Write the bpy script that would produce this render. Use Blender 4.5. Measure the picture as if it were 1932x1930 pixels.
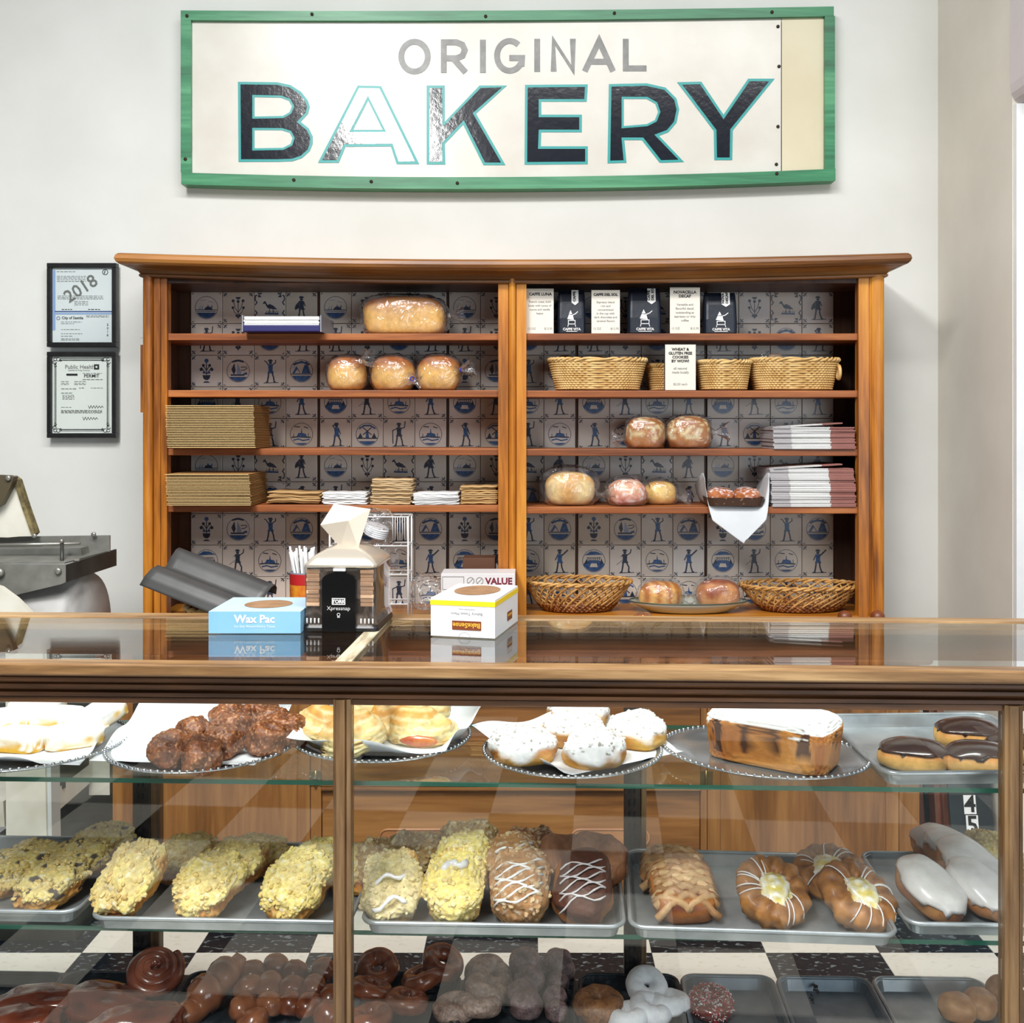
import bpy, bmesh, math, random
from mathutils import Vector, Matrix, noise
from mathutils.geometry import tessellate_polygon
random.seed(11)
PI = math.pi
S = bpy.context.scene
for _o in list(bpy.data.objects):
    bpy.data.objects.remove(_o)
COL = S.collection

# ---------------------------------------------------------------- camera, world, lights, exposure
F, H, U0, V0 = 1932.0, 1.414, 1010.0, 800.0     # focal length in pixels, eye height, principal point
cam_d = bpy.data.cameras.new('camera')
cam_d.lens = 36.0; cam_d.sensor_width = 36.0; cam_d.sensor_fit = 'HORIZONTAL'
cam_d.shift_x = (966 - U0) / 1932.0; cam_d.shift_y = (V0 - 965) / 1932.0
cam_d.clip_start = 0.05
cam = bpy.data.objects.new('camera', cam_d); COL.objects.link(cam)
cam.location = (0, 0, H); cam.rotation_euler = (PI / 2, 0, 0)
S.camera = cam
w = bpy.data.worlds.new('shop_daylight'); S.world = w; w.use_nodes = True
w.node_tree.nodes['Background'].inputs[0].default_value = (0.90, 0.96, 1.0, 1)
w.node_tree.nodes['Background'].inputs[1].default_value = 0.075
def area(name, loc, target, sx, sy, power, col):
    l = bpy.data.lights.new(name, 'AREA'); l.shape = 'RECTANGLE'; l.size = sx; l.size_y = sy
    l.energy = power; l.color = col
    o = bpy.data.objects.new(name, l); COL.objects.link(o); o.location = loc
    o.rotation_euler = (Vector(target) - Vector(loc)).to_track_quat('-Z', 'Y').to_euler()
    return o
area('ceiling_fluorescent_light', (-1.15, -0.55, 3.72), (-1.15, -0.549, 0), 0.62, 3.6, 150, (1.0, 0.99, 0.975))
area('ceiling_counter_light', (0.5, 0.75, 3.72), (0.5, 0.751, 0), 2.4, 0.4, 64, (1.0, 0.99, 0.975))
area('shop_window_light', (2.6, -2.6, 1.5), (0.3, 2.2, 0.7), 3.0, 1.8, 40, (0.86, 0.94, 1.0))
S.view_settings.view_transform = 'Standard'; S.view_settings.look = 'None'
S.view_settings.gamma = 1.0; S.view_settings.use_curve_mapping = False
S.view_settings.exposure = 0.80
try:
    S.cycles.max_bounces = 10; S.cycles.transparent_max_bounces = 32; S.cycles.diffuse_bounces = 4; S.cycles.glossy_bounces = 4
    S.cycles.caustics_reflective = False; S.cycles.caustics_refractive = False
    S.cycles.sample_clamp_indirect = 6.0; S.cycles.use_denoising = True
except Exception:
    pass

# ---------------------------------------------------------------- coordinates
def P(u, v, d):
    return Vector(((u - U0) * d / F, d, H - (v - V0) * d / F))
def PZ(u, v, z):
    return P(u, v, F * (H - z) / (v - V0))
def X(u, d): return (u - U0) * d / F
def Z(v, d): return H - (v - V0) * d / F
def sr(r, g, b):
    f = lambda c: ((c / 255.0 + 0.055) / 1.055) ** 2.4 if c > 10 else c / 255.0 / 12.92
    return (f(r), f(g), f(b))
def mixc(a, b, t):
    t = max(0.0, min(1.0, t)); return tuple(a[i] * (1 - t) + b[i] * t for i in range(3))
def sstep(a, b, x):
    t = max(0.0, min(1.0, (x - a) / (b - a))); return t * t * (3 - 2 * t)
def ns(p, f=1.0, sd=0.0):
    return noise.noise(Vector((p[0] * f + sd * 7.31, p[1] * f - sd * 3.7, p[2] * f + sd * 1.9)))

# ---------------------------------------------------------------- mesh building
class MB:
    def __init__(s):
        s.v = []; s.f = []; s.m = []; s.sm = []; s.col = []
    def add(s, vs, fs, mi=0, smooth=False):
        b = len(s.v); s.v += [tuple(v) for v in vs]
        for f in fs:
            s.f.append(tuple(i + b for i in f)); s.m.append(mi); s.sm.append(smooth)
        return s
    def box(s, x0, x1, y0, y1, z0, z1, mi=0):
        vs = [(x0, y0, z0), (x1, y0, z0), (x1, y1, z0), (x0, y1, z0), (x0, y0, z1), (x1, y0, z1), (x1, y1, z1), (x0, y1, z1)]
        return s.hexa(vs, mi)
    def hexa(s, vs, mi=0):
        return s.add(vs, [(0, 3, 2, 1), (4, 5, 6, 7), (0, 1, 5, 4), (1, 2, 6, 5), (2, 3, 7, 6), (3, 0, 4, 7)], mi)
    def rbox(s, x0, x1, y0, y1, z0, z1, r=.003, mi=0, M=None):
        bm = bmesh.new()
        q = [(x0, y0, z0), (x1, y0, z0), (x1, y1, z0), (x0, y1, z0), (x0, y0, z1), (x1, y0, z1), (x1, y1, z1), (x0, y1, z1)]
        vv = [bm.verts.new(p) for p in q]
        for f in [(0, 3, 2, 1), (4, 5, 6, 7), (0, 1, 5, 4), (1, 2, 6, 5), (2, 3, 7, 6), (3, 0, 4, 7)]:
            bm.faces.new([vv[i] for i in f])
        bmesh.ops.bevel(bm, geom=bm.edges[:], offset=r, segments=2, affect='EDGES', profile=.5)
        bm.verts.index_update()
        s.add([(M @ v.co if M else v.co) for v in bm.verts], [[v.index for v in f.verts] for f in bm.faces], mi)
        bm.free(); return s
    def prism(s, pts, axis, a, b, mi=0, smooth=False):
        # 2d outline extruded along an axis; pts in the two other axes (x: (y,z), y: (x,z), z: (x,y))
        mk = {'x': lambda p, t: (t, p[0], p[1]), 'y': lambda p, t: (p[0], t, p[1]), 'z': lambda p, t: (p[0], p[1], t)}[axis]
        n = len(pts)
        ar = sum(pts[i][0] * pts[(i + 1) % n][1] - pts[(i + 1) % n][0] * pts[i][1] for i in range(n))
        if (ar < 0) != (axis == 'y'): pts = pts[::-1]
        vs = [mk(p, a) for p in pts] + [mk(p, b) for p in pts]
        fs = [(i, (i + 1) % n, (i + 1) % n + n, i + n) for i in range(n)]
        s.add(vs, fs, mi, smooth)
        tri = tessellate_polygon([[Vector((p[0], p[1], 0)) for p in pts]])
        b0 = len(s.v) - 2 * n
        for t in tri:
            s.f.append(tuple(b0 + i for i in t)); s.m.append(mi); s.sm.append(False)
            s.f.append(tuple(b0 + n + i for i in reversed(t))); s.m.append(mi); s.sm.append(False)
        return s
    def flat(s, loops, mp, mi=0):
        # filled 2d outline with holes; mp maps (x, y) to 3d
        L = [[Vector((p[0], p[1], 0)) for p in l] for l in loops]
        al = [p for l in loops for p in l]
        return s.add([mp(p[0], p[1]) for p in al], [tuple(t) for t in tessellate_polygon(L)], mi)
    def tube(s, pts, r, n=8, mi=0, closed=False, caps=True, smooth=True):
        pts = [Vector(p) for p in pts]; k = len(pts)
        if k < 2: return s
        rr = r if callable(r) else (lambda t: r)
        vs = []; up = None
        for i, p in enumerate(pts):
            t = (pts[(i + 1) % k] - pts[i - 1]) if closed else (pts[min(i + 1, k - 1)] - pts[max(i - 1, 0)])
            if t.length < 1e-9: t = Vector((0, 0, 1))
            t.normalize()
            if up is None: up = Vector((0, 0, 1)) if abs(t.z) < .9 else Vector((1, 0, 0))
            sd = t.cross(up)
            if sd.length < 1e-6: sd = t.cross(Vector((1, .3, .2)))
            sd.normalize(); up = sd.cross(t).normalized()
            q = rr(i / max(1, k - 1))
            for j in range(n):
                a = 2 * PI * j / n; vs.append(p + sd * (q * math.cos(a)) + up * (q * math.sin(a)))
        fs = []
        for i in range(k if closed else k - 1):
            for j in range(n):
                a = i * n + j; b = i * n + (j + 1) % n; c = ((i + 1) % k) * n
                fs.append((a, b, c + (j + 1) % n, c + j))
        if caps and not closed:
            fs.append(tuple(range(n))[::-1]); fs.append(tuple((k - 1) * n + j for j in range(n)))
        return s.add(vs, fs, mi, smooth)
    def lathe(s, prof, n=32, mi=0, c=(0, 0, 0), sx=1, sy=1, closed=False, smooth=True, rot=0):
        vs = []; k = len(prof)
        for (r, z) in prof:
            for j in range(n):
                a = 2 * PI * j / n; x = r * math.cos(a) * sx; y = r * math.sin(a) * sy
                vs.append((c[0] + x * math.cos(rot) - y * math.sin(rot), c[1] + x * math.sin(rot) + y * math.cos(rot), c[2] + z))
        fs = []
        for i in range(k if closed else k - 1):
            for j in range(n):
                i2 = (i + 1) % k
                fs.append((i * n + j, i * n + (j + 1) % n, i2 * n + (j + 1) % n, i2 * n + j))
        return s.add(vs, fs, mi, smooth)
    def grid(s, fn, nu, nv, mi=0, smooth=True, thick=0.0):
        vs = [Vector(fn(i / nu, j / nv)) for i in range(nu + 1) for j in range(nv + 1)]
        w_ = nv + 1
        fs = [(i * w_ + j, (i + 1) * w_ + j, (i + 1) * w_ + j + 1, i * w_ + j + 1) for i in range(nu) for j in range(nv)]
        if thick:
            nr = [Vector((0, 0, 0)) for _ in vs]
            for f in fs:
                q = (vs[f[2]] - vs[f[0]]).cross(vs[f[3]] - vs[f[1]])
                for i in f: nr[i] += q
            k = len(vs)
            vs = vs + [v - n_.normalized() * thick if n_.length > 0 else v for v, n_ in zip(vs, nr)]
            fs = fs + [tuple(i + k for i in reversed(f)) for f in fs]
            ring = [i * w_ for i in range(nu + 1)] + [nu * w_ + j for j in range(1, nv + 1)] + [i * w_ + nv for i in range(nu - 1, -1, -1)] + [j for j in range(nv - 1, 0, -1)]
            for i in range(len(ring)):
                a, b = ring[i], ring[(i + 1) % len(ring)]
                fs.append((b, a, a + k, b + k))
        return s.add(vs, fs, mi, smooth)
    def stroke(s, pts, wd, mp, mi=0, joins=True):
        # a flat mitred band along a 2d line
        k = len(pts); closed = k > 3 and math.hypot(pts[0][0] - pts[-1][0], pts[0][1] - pts[-1][1]) < 1e-6
        if closed: pts = pts[:-1]; k -= 1
        vs = []
        for i, p in enumerate(pts):
            a = pts[i - 1] if (i or closed) else p; c = pts[(i + 1) % k] if (i < k - 1 or closed) else p
            d1 = Vector((p[0] - a[0], p[1] - a[1])); d2 = Vector((c[0] - p[0], c[1] - p[1]))
            if d1.length < 1e-9: d1 = d2
            if d2.length < 1e-9: d2 = d1
            d1.normalize(); d2.normalize()
            n1 = Vector((-d1.y, d1.x)); n2 = Vector((-d2.y, d2.x)); mv = (n1 + n2) * (wd / 2 / max(1 + n1.dot(n2), .3))
            vs += [mp(p[0] - mv.x, p[1] - mv.y), mp(p[0] + mv.x, p[1] + mv.y)]
        return s.add(vs, [(2 * i, 2 * ((i + 1) % k), 2 * ((i + 1) % k) + 1, 2 * i + 1) for i in range(k if closed else k - 1)], mi)
    def disc(s, x, y, r, mp, mi=0, n=16, ry=None):
        return s.add([mp(x + r * math.cos(2 * PI * i / n), y + (ry or r) * math.sin(2 * PI * i / n)) for i in range(n)], [tuple(range(n))], mi)
    def text(s, body, size, mp, mi=0, align='CENTER', bold=0.0, sx=1.0):
        c = bpy.data.curves.new('t', 'FONT'); c.body = body; c.size = size; c.align_x = align; c.offset = bold; c.resolution_u = 2
        o = bpy.data.objects.new('t', c); me = o.to_mesh()
        s.add([mp(v.co.x * sx, v.co.y) for v in me.vertices], [tuple(p.vertices) for p in me.polygons], mi)
        o.to_mesh_clear(); bpy.data.objects.remove(o); bpy.data.curves.remove(c); return s
    def mesh(s, name, mats):
        me = bpy.data.meshes.new(name); me.from_pydata(s.v, [], s.f)
        for m in (mats if isinstance(mats, (list, tuple)) else [mats]): me.materials.append(m)
        me.polygons.foreach_set('material_index', s.m); me.polygons.foreach_set('use_smooth', s.sm)
        if s.col:
            a = me.color_attributes.new('Col', 'FLOAT_COLOR', 'POINT')
            a.data.foreach_set('color', [x for c in s.col for x in (c[0], c[1], c[2], 1.0)])
        me.update(); return me
    def build(s, name, mats, parent=None, loc=None, rot=None):
        return put(name, s.mesh(name, mats), parent, loc, rot)
def put(name, me, parent=None, loc=None, rot=None):
    o = bpy.data.objects.new(name, me); COL.objects.link(o)
    if parent is not None:
        o.parent = parent
        if loc is None and parent.get('_w'): loc = [-c for c in parent.location]
    if loc is not None: o.location = loc
    if rot is not None: o.rotation_euler = rot if isinstance(rot, (tuple, list)) else (0, 0, rot)
    return o
def tag(o, label, cat, group=None, kind=None):
    o['label'] = label; o['category'] = cat
    if group: o['group'] = group
    if kind: o['kind'] = kind
    return o
def thing(name, label, cat, loc=(0, 0, 0), rotz=0.0, group=None, world=False):
    # an Empty at the base of a thing; with world=True its parts are given in world coordinates
    o = bpy.data.objects.new(name, None); COL.objects.link(o); o.empty_display_size = .05
    o.location = loc; o.rotation_euler = (0, 0, rotz); tag(o, label, cat, group)
    if world: o['_w'] = 1
    return o
def struct(o):
    o['kind'] = 'structure'; return o

# ---------------------------------------------------------------- materials
MATS = {}
def nodes(name):
    m = bpy.data.materials.new(name); m.use_nodes = True; n = m.node_tree.nodes
    return m, n, m.node_tree.links, n['Principled BSDF']
def mp_noise(n, l, scale, stretch=(1, 1, 1), detail=4, dist=0.0, coord='Object', rough=.55):
    tc = n.new('ShaderNodeTexCoord'); ma = n.new('ShaderNodeMapping'); ma.inputs['Scale'].default_value = stretch
    nt = n.new('ShaderNodeTexNoise'); nt.inputs['Scale'].default_value = scale; nt.inputs['Detail'].default_value = detail
    nt.inputs['Distortion'].default_value = dist; nt.inputs['Roughness'].default_value = rough
    l.new(tc.outputs[coord], ma.inputs[0]); l.new(ma.outputs[0], nt.inputs['Vector']); return nt
def ramp(n, l, src, stops):
    r = n.new('ShaderNodeValToRGB'); e = r.color_ramp.elements
    while len(e) > 1: e.remove(e[-1])
    e[0].position = stops[0][0]; e[0].color = (*stops[0][1], 1)
    for p, c in stops[1:]:
        q = e.new(p); q.color = (*c, 1)
    l.new(src, r.inputs[0]); return r
def bump(n, l, b, src, strength, dist=.002):
    q = n.new('ShaderNodeBump'); q.inputs['Strength'].default_value = strength; q.inputs['Distance'].default_value = dist
    l.new(src, q.inputs['Height']); l.new(q.outputs[0], b.inputs['Normal']); return q
def mat(name, c, rough=.5, metal=0.0, c2=None, scale=20, stretch=(1, 1, 1), bmp=0.0, bscale=None, spec=.5, coat=0.0, detail=4, stops=(.35, .65), bd=.002, sub=0.0):
    if name in MATS: return MATS[name]
    m, n, l, b = nodes(name)
    b.inputs['Base Color'].default_value = (*c, 1); b.inputs['Roughness'].default_value = rough; b.inputs['Metallic'].default_value = metal
    b.inputs['Specular IOR Level'].default_value = spec; b.inputs['Coat Weight'].default_value = coat; b.inputs['Coat Roughness'].default_value = .1
    if sub: b.inputs['Subsurface Weight'].default_value = sub; b.inputs['Subsurface Scale'].default_value = .005
    nt = None
    if c2 is not None:
        nt = mp_noise(n, l, scale, stretch, detail)
        l.new(ramp(n, l, nt.outputs['Fac'], [(stops[0], c), (stops[1], c2)]).outputs[0], b.inputs['Base Color'])
    if bmp:
        bn = mp_noise(n, l, bscale or scale, stretch, detail); bump(n, l, b, bn.outputs['Fac'], bmp, bd)
    m.diffuse_color = (*c, 1); MATS[name] = m; return m
def wood(name, dark, mid, light, axis='X', scale=9.0, rough=.42, coat=.15, figure=.35):
    if name in MATS: return MATS[name]
    m, n, l, b = nodes(name)
    st = {'X': (.07, 1, 1), 'Y': (1, .07, 1), 'Z': (1, 1, .07)}[axis]
    a = mp_noise(n, l, scale, st, 6, 1.2); f = mp_noise(n, l, scale * 9, st, 3, .2)
    mx = n.new('ShaderNodeMath'); mx.operation = 'MULTIPLY_ADD'; mx.inputs[1].default_value = figure
    l.new(f.outputs['Fac'], mx.inputs[0])
    sb = n.new('ShaderNodeMath'); sb.operation = 'SUBTRACT'; sb.inputs[1].default_value = figure * .5
    l.new(a.outputs['Fac'], sb.inputs[0]); l.new(sb.outputs[0], mx.inputs[2])
    l.new(ramp(n, l, mx.outputs[0], [(.30, dark), (.48, mid), (.68, light)]).outputs[0], b.inputs['Base Color'])
    b.inputs['Roughness'].default_value = rough; b.inputs['Coat Weight'].default_value = coat; b.inputs['Coat Roughness'].default_value = .25
    bump(n, l, b, mx.outputs[0], .25, .001)
    MATS[name] = m; return m
def vmat(name, rough=.6, coat=0.0, bmp=.3, bscale=90, spec=.4, sub=.0, metal=0.0, vary=.18):
    # colour from the mesh's own colour attribute, with a fine mottling
    if name in MATS: return MATS[name]
    m, n, l, b = nodes(name)
    at = n.new('ShaderNodeVertexColor'); at.layer_name = 'Col'
    nt = mp_noise(n, l, bscale, (1, 1, 1), 4)
    hs = n.new('ShaderNodeHueSaturation')
    ma = n.new('ShaderNodeMapRange'); ma.inputs[1].default_value = .3; ma.inputs[2].default_value = .7; ma.inputs[3].default_value = 1 - vary; ma.inputs[4].default_value = 1 + vary
    l.new(nt.outputs['Fac'], ma.inputs[0]); l.new(ma.outputs[0], hs.inputs['Value']); l.new(at.outputs['Color'], hs.inputs['Color'])
    l.new(hs.outputs[0], b.inputs['Base Color'])
    b.inputs['Roughness'].default_value = rough; b.inputs['Coat Weight'].default_value = coat; b.inputs['Coat Roughness'].default_value = .12
    b.inputs['Specular IOR Level'].default_value = spec; b.inputs['Metallic'].default_value = metal
    if bmp: bump(n, l, b, nt.outputs['Fac'], bmp, .002)
    MATS[name] = m; return m
def clear(name, tint=(1, 1, 1), ior=1.45, rough=.0, haze=0.0, hazec=(1, 1, 1), wr=0.0, wscale=30, refl=(1, 1, 1), boost=1.0):
    # thin clear sheet: transparent plus fresnel reflection, some milky haze, wrinkles as bump
    if name in MATS: return MATS[name]
    m = bpy.data.materials.new(name); m.use_nodes = True; n = m.node_tree.nodes; l = m.node_tree.links
    n.remove(n['Principled BSDF']); out = n['Material Output']
    tr = n.new('ShaderNodeBsdfTransparent'); tr.inputs[0].default_value = (*tint, 1)
    gl = n.new('ShaderNodeBsdfGlossy'); gl.inputs['Roughness'].default_value = rough; gl.inputs[0].default_value = (*refl, 1)
    fr = n.new('ShaderNodeFresnel'); ge = n.new('ShaderNodeNewGeometry'); mr = n.new('ShaderNodeMapRange')
    mr.inputs[3].default_value = ior; mr.inputs[4].default_value = 1 / ior
    l.new(ge.outputs['Backfacing'], mr.inputs[0]); l.new(mr.outputs[0], fr.inputs['IOR'])
    mx = n.new('ShaderNodeMixShader')
    bo = n.new('ShaderNodeMath'); bo.operation = 'MULTIPLY'; bo.use_clamp = True; bo.inputs[1].default_value = boost
    l.new(fr.outputs[0], bo.inputs[0]); l.new(bo.outputs[0], mx.inputs[0]); l.new(gl.outputs[0], mx.inputs[2])
    base = tr
    if haze:
        df = n.new('ShaderNodeBsdfDiffuse'); df.inputs[0].default_value = (*hazec, 1)
        hm = n.new('ShaderNodeMixShader'); l.new(tr.outputs[0], hm.inputs[1]); l.new(df.outputs[0], hm.inputs[2])
        nt = mp_noise(n, l, wscale, (1, 1, 1), 5, .8)
        rg = n.new('ShaderNodeMapRange'); rg.inputs[1].default_value = .45; rg.inputs[2].default_value = .75; rg.inputs[3].default_value = haze * .35; rg.inputs[4].default_value = haze * 2.2
        l.new(nt.outputs['Fac'], rg.inputs[0]); l.new(rg.outputs[0], hm.inputs[0]); base = hm
    if wr:
        nt2 = mp_noise(n, l, wscale * .7, (1, 1, 1), 3, 1.5)
        q = n.new('ShaderNodeBump'); q.inputs['Strength'].default_value = wr; q.inputs['Distance'].default_value = .01
        l.new(nt2.outputs['Fac'], q.inputs['Height']); l.new(q.outputs[0], gl.inputs['Normal']); l.new(q.outputs[0], fr.inputs['Normal'])
    l.new(base.outputs[0], mx.inputs[1]); l.new(mx.outputs[0], out.inputs[0])
    MATS[name] = m; return m

M_WALL = mat('wall_plaster', sr(225, 226, 222), .85, c2=sr(218, 219, 214), scale=3, bmp=.12, bscale=60, bd=.001)
M_WALLR = mat('wall_plaster_beige', sr(224, 219, 208), .85, c2=sr(216, 210, 199), scale=3, bmp=.12, bscale=60, bd=.001)
M_TRIMW = mat('white_trim_paint', sr(240, 240, 240), .5, c2=sr(232, 233, 235), scale=8, bmp=.05)
M_BLACK = mat('black_paint', sr(22, 22, 23), .35, c2=sr(32, 32, 33), scale=40)
M_WHITE = mat('white_paper', sr(240, 240, 238), .75, c2=sr(232, 232, 230), scale=18)
M_INK = mat('black_ink', sr(28, 27, 27), .7)
M_GREYINK = mat('grey_ink', sr(120, 119, 117), .75)
M_GLASS = clear('clear_glass', (.965, .985, .975), 1.5, 0.0)
M_SHELFGLASS = clear('shelf_glass', (.95, .985, .97), 1.4, 0.0)
M_FRONTGLASS = clear('front_glass', (.98, .99, .985), 1.31, 0.0)
M_GLASSEDGE = mat('green_glass_edge', sr(22, 92, 72), .15, c2=sr(12, 66, 52), scale=6, stretch=(.2, 1, 1))
OAKX = wood('hutch_oak_x', sr(100, 54, 14), sr(172, 104, 30), sr(210, 146, 54), 'X')
OAKZ = wood('hutch_oak_z', sr(116, 62, 14), sr(188, 114, 30), sr(222, 156, 56), 'Z')
OAKSHELF = wood('hutch_shelf_oak', sr(96, 48, 20), sr(150, 82, 34), sr(190, 118, 58), 'X', rough=.6)
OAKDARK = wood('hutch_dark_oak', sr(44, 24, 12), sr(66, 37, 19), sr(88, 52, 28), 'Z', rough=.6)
CABX = wood('cabinet_oak_x', sr(88, 54, 24), sr(138, 90, 44), sr(170, 120, 66), 'X', 7)
CABZ = wood('cabinet_oak_z', sr(88, 54, 24), sr(138, 90, 44), sr(170, 120, 66), 'Z', 7)
CASETOP = wood('case_top_oak', sr(88, 60, 34), sr(136, 102, 64), sr(180, 146, 102), 'X', 14, .4)
CASEX = wood('case_apron_oak', sr(50, 30, 16), sr(88, 56, 32), sr(126, 86, 52), 'X', 12, .4)
CASEZ = wood('case_post_oak', sr(62, 42, 24), sr(104, 76, 46), sr(140, 110, 74), 'Z', 18, .4)
# ================================================================ SETTING
b = MB(); b.box(-3.2, 3.2, -2.2, 3.45, -.06, -.003)
floor = struct(b.build('floor', mat('floor_screed', sr(70, 70, 68), .8)))
def tile_mat(name, c, c2, rough):
    m, n, l, bs = nodes(name)
    nt = mp_noise(n, l, 95, (.5, 1, 1), 2, .6, rough=.4)
    l.new(ramp(n, l, nt.outputs['Fac'], [(.60, c), (.66, c2)]).outputs[0], bs.inputs['Base Color'])
    bs.inputs['Roughness'].default_value = rough; return m
TW = tile_mat('cream_vinyl_tile', sr(238, 234, 222), sr(228, 222, 206), .35)
TB = tile_mat('black_vinyl_tile', sr(12, 22, 32), sr(120, 130, 134), .32)
FT = .305
def ftile(m):
    h = FT / 2 - .0006; return MB().rbox(-h, h, -h, h, -.003, 0, .0008).mesh('floor_tile', m)
FW, FB = ftile(TW), ftile(TB)
for i in range(-7, 8):
    for j in range(-14, 3):
        put('floor_tile', FB if (i + j) % 2 else FW, floor, ((i + .5) * FT + .0065, 2.74 + (j + .5) * FT, 0))
WY = 3.42
b = MB(); b.box(-3.2, 1.345, WY, WY + .12, 0, 4.0)
struct(b.build('wall_back', M_WALL))
b = MB(); b.box(1.345, 1.60, 2.887, WY + .12, 0, 4.0)
struct(b.build('wall_right', M_WALLR))
b = MB(); b.box(1.3465, 3.2, 2.865, 2.887, 0, Z(195, 2.865))
struct(b.build('trim_1', M_TRIMW))
b = MB()
zt = Z(195, 2.86)
prof = [(1.3375, zt + .9), (1.3375, zt + .06), (1.341, zt + .035), (1.35, zt + .018), (1.365, zt + .006), (1.385, zt), (3.2, zt), (3.2, zt + .9)]
b.prism(prof, 'y', 2.80, 2.886)
struct(b.build('trim_2', mat('rounded_soffit_plaster', sr(214, 206, 208), .7, c2=sr(206, 198, 200), scale=5)))
b = MB(); b.rbox(-3.2, -1.25, WY - .015, WY - .001, .001, .11, .003)
struct(b.build('baseboard_back', M_TRIMW))

# ================================================================ BAKERY SIGN
sign = thing('bakery_sign', 'long white wooden ORIGINAL BAKERY sign with green frame on wall', 'sign', (X(958, 3.39), 3.40, Z(350, 3.40)), world=True)
SD = 3.392
def SP(u, v, dy=0.0): return (X(u, SD), SD + dy, Z(v, SD))
def ytop(u): t = (u - 346) / 1224; return 25.5 + (18 - 25.5) * t + 10 * t * (1 - t) * 1.6
def ybot(u): t = (u - 346) / 1224; return 351 + (344 - 351) * t + 12 * 4 * t * (1 - t)
M_SIGNW = mat('sign_cream_paint', sr(224, 221, 212), .28, c2=sr(214, 209, 198), scale=5, bmp=.06, bscale=25, spec=.5)
M_SIGNC = mat('sign_yellowed_paint', sr(222, 213, 184), .4, c2=sr(214, 203, 170), scale=4)
M_GREEN = wood('sign_green_paint', sr(32, 96, 64), sr(52, 132, 90), sr(86, 160, 116), 'X', 10, .4, .1)
def strip(u0, u1, va, vb, dy0, dy1, n=14):
    # board between two curves, thickness from dy0 to dy1
    m = MB()
    us = [u0 + (u1 - u0) * i / n for i in range(n + 1)]
    vs = []
    for u in us:
        for (v, dy) in ((va(u), dy0), (vb(u), dy0), (vb(u), dy1), (va(u), dy1)): vs.append(SP(u, v, dy))
    fs = [(4 * i + k, 4 * i + 4 + k, 4 * i + 4 + (k + 1) % 4, 4 * i + (k + 1) % 4) for i in range(n) for k in range(4)]
    fs += [(0, 1, 2, 3), (4 * n + 3, 4 * n + 2, 4 * n + 1, 4 * n)]
    return m.add(vs, fs)
strip(352, 1472, lambda u: ytop(u) + 8, lambda u: ybot(u) - 8, -.012, .012).build('sign_panel', M_SIGNW, sign)
strip(1473, 1560, lambda u: ytop(u) + 8, lambda u: ybot(u) - 8, -.0125, .012, 3).build('end_panel', M_SIGNC, sign)
strip(346, 1569, ytop, lambda u: ytop(u) + 18, -.026, .026).build('frame_rail', M_GREEN, sign)
strip(347, 1572, lambda u: ybot(u) - 22, ybot, -.026, .026).build('frame_rail', M_GREEN, sign)
strip(346, 365, lambda u: ytop(u) + 18.2, lambda u: ybot(u) - 22.2, -.026, .026, 1).build('frame_stile', M_GREEN, sign)
strip(1552, 1571, lambda u: ytop(u) + 18.2, lambda u: ybot(u) - 22.2, -.026, .026, 1).build('frame_stile', M_GREEN, sign)
m = MB(); m.box(X(1471.8, SD), X(1473.4, SD), SD - .0128, SD - .0118, Z(328, SD), Z(44, SD))
m.build('seam', M_BLACK, sign)
scr = MB().lathe([(0, 0), (.0055, 0), (.0055, .003), (0, .004)], 10).mesh('screw', mat('rusty_screw', sr(52, 38, 28), .6))
for (u, v) in [(358, 36), (592, 33), (917, 37), (1158, 31), (1453, 29), (558, 343), (703, 346), (864, 349), (1462, 331), (355, 304)]:
    p = SP(u, v, -.026); put('screw', scr, sign, Vector(p) - sign.location, (PI / 2, 0, 0))
for (u, v) in [(1466, 53), (1468, 128), (1466, 241), (1463, 312)]:
    p = SP(u, v, -.012); put('screw', scr, sign, Vector(p) - sign.location, (PI / 2, 0, 0))
def inset(poly, dist):
    n = len(poly); ar = sum(poly[i][0] * poly[(i + 1) % n][1] - poly[(i + 1) % n][0] * poly[i][1] for i in range(n)); sg = 1 if ar > 0 else -1
    out = []
    for i in range(n):
        a, p, c = poly[i - 1], poly[i], poly[(i + 1) % n]
        d1 = Vector((p[0] - a[0], p[1] - a[1])).normalized(); d2 = Vector((c[0] - p[0], c[1] - p[1])).normalized()
        n1 = Vector((-d1.y, d1.x)) * sg; n2 = Vector((-d2.y, d2.x)) * sg
        k = 1 + n1.dot(n2); mv = (n1 + n2) * (dist / max(k, .35)); out.append((p[0] + mv.x, p[1] + mv.y))
    return out
c1 = lambda L: [(300 + x / 2.76, y / 2.76) for x, y in L]
c2 = lambda L: [(950 + x / 1.9674, y / 1.9674) for x, y in L]
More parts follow.
